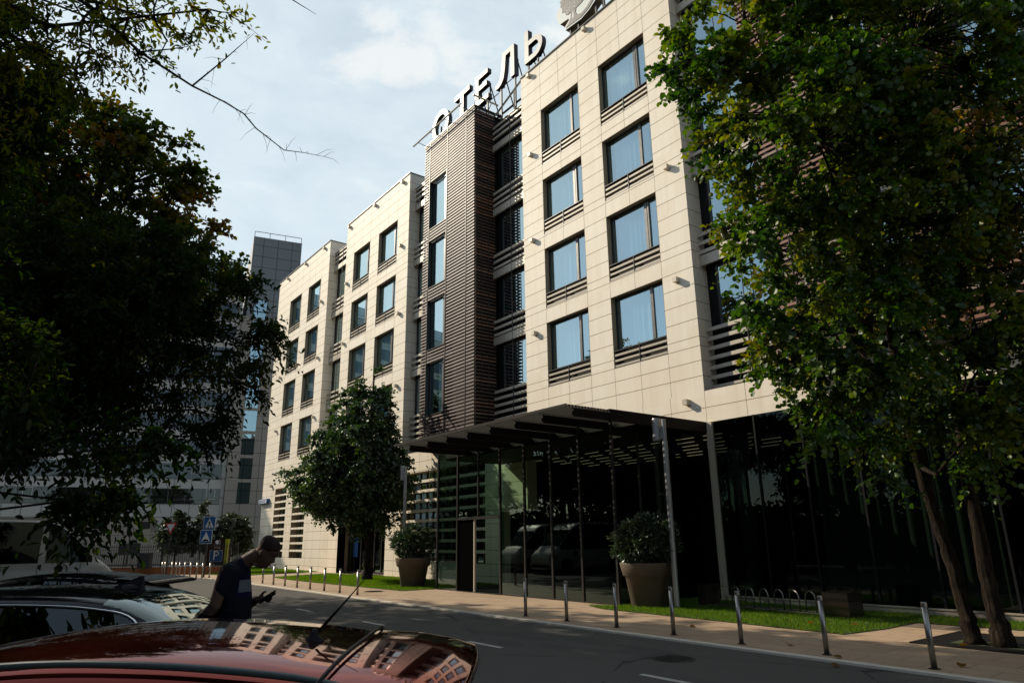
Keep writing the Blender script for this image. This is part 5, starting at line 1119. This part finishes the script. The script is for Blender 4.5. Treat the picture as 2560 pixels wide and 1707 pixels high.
for sd in (-1, 1):
    sh = nd(-.085, sd * .17, 1.565, .062, None, s3)
    if sd < 0: el = nd(-.135, -.235, 1.27, .044, None, sh); wr_ = nd(.0, -.225, 1.0, .028, None, el); dirv = Vector((.15, .02, -1)).normalized(); side_ = Vector((1, 0, .15)).normalized(); curl = Vector((.15, .35, 0))
    else: el = nd(-.06, .25, 1.25, .044, None, sh); wr_ = nd(.10, .10, 1.33, .028, None, el); dirv = Vector((.95, -.25, .1)).normalized(); side_ = Vector((.1, -.3, 1)).normalized(); curl = Vector((-.2, -.9, .1))
    mid = Vector(N[el][:3]).lerp(Vector(N[wr_][:3]), .35); W3 = Vector(N[wr_][:3]); pm = W3 + dirv * .05; pl_ = nd(*pm, .026, .032, wr_); pk = nd(*(W3 + dirv * .085), .022, .03, pl_)
    for q, (off, ln_) in enumerate(((.026, .07), (.009, .078), (-.009, .072), (-.026, .056))):
        b_ = W3 + dirv * .095 + side_ * off; i1 = nd(*b_, .0095, None, pk); i2 = nd(*(b_ + dirv * ln_ * .5 + curl * .008), .0085, None, i1); i3 = nd(*(b_ + dirv * ln_ * .75 + curl * .032), .0078, None, i2)
    b_ = W3 + dirv * .03 + side_ * .03; t1 = nd(*b_, .013, None, pl_); t2 = nd(*(b_ + dirv * .03 + side_ * .025 + curl * .01), .010, None, t1); t3 = nd(*(b_ + dirv * .058 + side_ * .03 + curl * .025), .0085, None, t2)
    hp = nd(-.02, sd * .10, .90, .10, None, p0); kn = nd(.02, sd * .12, .50, .06, None, hp); an_ = nd(-.03, sd * .13, .10, .04, None, kn); ft = nd(.08, sd * .14, .045, .035, None, an_)
# head: stacked slices in a tilted frame
HS = [(-.03, -.055, .035, .052), (-.005, -.06, .075, .045), (.012, -.065, .089, .05), (.03, -.07, .086, .056), (.043, -.074, .092, .060), (.052, -.077, .088, .062), (.060, -.08, .092, .064), (.072, -.084, .086, .067), (.09, -.09, .082, .070), (.108, -.094, .080, .072), (.125, -.098, .083, .0735), (.138, -.10, .090, .0745), (.155, -.103, .088, .0755), (.175, -.103, .082, .0745), (.195, -.098, .070, .069), (.212, -.086, .05, .058), (.225, -.065, .028, .042), (.232, -.035, .005, .022)]
HP = Vector((.115, 0, 1.632)); tilt = math.radians(38); HM = Matrix.Translation(HP) @ Matrix.Rotation(tilt, 4, 'Y')
def headmesh(lo=-1, grow=0):
    mb = MB(); nn = 40; rows = [s for s in HS if s[0] >= lo]; rows = [tuple(r_) for r_ in catmull(rows, 3)]
    for h, bk, fr, hw in rows:
        cx = (bk + fr) / 2; rx = (fr - bk) / 2 + grow; ry = hw + grow
        for k in range(nn):
            t = 2 * math.pi * k / nn; c_, s_ = math.cos(t), math.sin(t); x = cx + rx * c_; y = ry * s_
            if c_ > 0 and grow == 0:
                tt = min(t, 2 * math.pi - t); nb = math.exp(-(tt / .22) ** 2); hn = max(0, 1 - abs(h - .079) / .016) * .030 if h < .079 else max(0, 1 - (h - .079) / .055) * .030
                x += nb * hn; x -= .010 * math.exp(-((tt - .42) / .18) ** 2) * math.exp(-((h - .112) / .014) ** 2)
            mb.v.append((x, y, h + (grow if h > .15 else 0)))
    for i in range(len(rows) - 1):
        for k in range(nn): k2 = (k + 1) % nn; mb.f.append((i * nn + k, i * nn + k2, (i + 1) * nn + k2, (i + 1) * nn + k)); mb.m.append(0)
    mb.f.append(tuple(range(nn))[::-1]); mb.m.append(0); mb.f.append(tuple((len(rows) - 1) * nn + k for k in range(nn))); mb.m.append(0)
    return mb
hm = headmesh()
for sd in (-1, 1): o_ = len(hm.v); hm.lathe([(.004, -.012), (.022, -.008), (.026, 0), (.020, .006), (.012, .003)], 14); hm.v[o_:] = [(-.012 + p[0] * .75, sd * (.073 + p[2]), .088 + p[1] * 1.25) for p in hm.v[o_:]]
hm.v = [tuple(HM @ Vector(p)) for p in hm.v]
mm = flesh_mb(N, E_); mm.add(hm.v, hm.f); body = fused(mm, 'body', M['skinm'], man, .006, 2)
hr = headmesh(.125, .0025); keep = []
hr.v = [(min(p[0], lerp(.0, .075, max(0, min(1, (p[2] - .125) / .045)))), p[1], p[2]) for p in hr.v]; hr.v = [tuple(HM @ Vector(p)) for p in hr.v]; hr.build('hair', M['hair'], man, True)
sh = [(-.04, 0, .95, .138, .165), (-.04, 0, 1.16, .130, .155), (-.06, 0, 1.36, .138, .170), (-.075, 0, 1.52, .128, .172), (-.03, 0, 1.615, .078, .095), (-.075, -.165, 1.565, .070, .070), (-.095, -.195, 1.43, .066, .066), (-.075, .165, 1.565, .070, .070), (-.08, .215, 1.44, .072, .072)]
skin('shirt', sh, [(0, 1), (1, 2), (2, 3), (3, 4), (3, 5), (5, 6), (3, 7), (7, 8)], M['shirt'], 2, man)
pn = [(-.02, 0, .97, .142, .165), (-.02, -.10, .88, .112, .112), (.02, -.12, .50, .082, .082), (-.03, -.13, .09, .072, .072), (-.02, .10, .88, .112, .112), (.02, .12, .50, .082, .082), (-.03, .13, .09, .072, .072)]
skin('trousers', pn, [(0, 1), (1, 2), (2, 3), (0, 4), (4, 5), (5, 6)], M['jeans'], 2, man)
for sd in (-1, 1): skin('shoe', [(-.07, sd * .13, .055, .045), (.05, sd * .14, .045, .045), (.15, sd * .145, .035, .035)], [(0, 1), (1, 2)], M['black'], 2, man)
def wp(x, y, z): c_, s_ = math.cos(TH), math.sin(TH); return (loc[0] + x * c_ - y * s_, loc[1] + x * s_ + y * c_, z)
ph = thing('phone', 'black smartphone held in the hand of the man with bowed head', 'phone', wp(.205, .04, 1.355), TH)
mb = MB(); Mx = Matrix.Rotation(-.55, 4, 'Y') @ Matrix.Rotation(.5, 4, 'X'); mb.box(-.075, .075, -.036, .036, -.004, .004, M=Mx); mb.build('body', M['black'], ph)
mb = MB(); mb.box(-.068, .068, -.032, .032, .0042, .005, M=Mx); mb.build('screen', M['carglass'], ph)
cg = thing('cigarette', 'thin cigarette hanging from the lips of the man', 'cigarette', wp(.19, 0, 1.60), TH)
e1 = HM @ Vector((.088, 0, .046)); e1 = Vector((e1.x - .19, 0, e1.z)); mb = MB(); mb.tube([(e1.x, 0, e1.z), (e1.x + .018, 0, e1.z - .03)], .0042, 8); mb.build('filter', M['brickred'], cg); mb = MB(); mb.tube([(e1.x + .018, 0, e1.z - .03), (e1.x + .042, 0, e1.z - .068)], .004, 8); mb.build('paper', M['white'], cg)
cg.location.z = 0

# leafy dark hedge added unseen beyond the parking to darken the lobby glass reflections
rng = np.random.default_rng(9); hr_ = thing('backdrop', 'dark hedge of leaves added out of frame to darken the reflections in the glass', 'backdrop', (-22, -11, 0), world=True)
n = 26000; P = np.stack([rng.uniform(-80, 30, n), rng.normal(-11, .55, n), rng.uniform(0, 1, n) ** .8 * (3.6 + .6 * np.sin(np.arange(n)))], 1)
leafy('foliage', P, rng.normal(size=(n, 3)), rng.normal(size=(n, 3)) + [0, 0, 1], rng.uniform(.3, .55, n), rng.uniform(0, .6, n), M['leaf_ash'], hr_, 'maple')
mb = MB(); mb.box(-80, 30, -11.4, -10.9, 0, 3.0); mb.build('stem_mass', M['dark'], hr_)
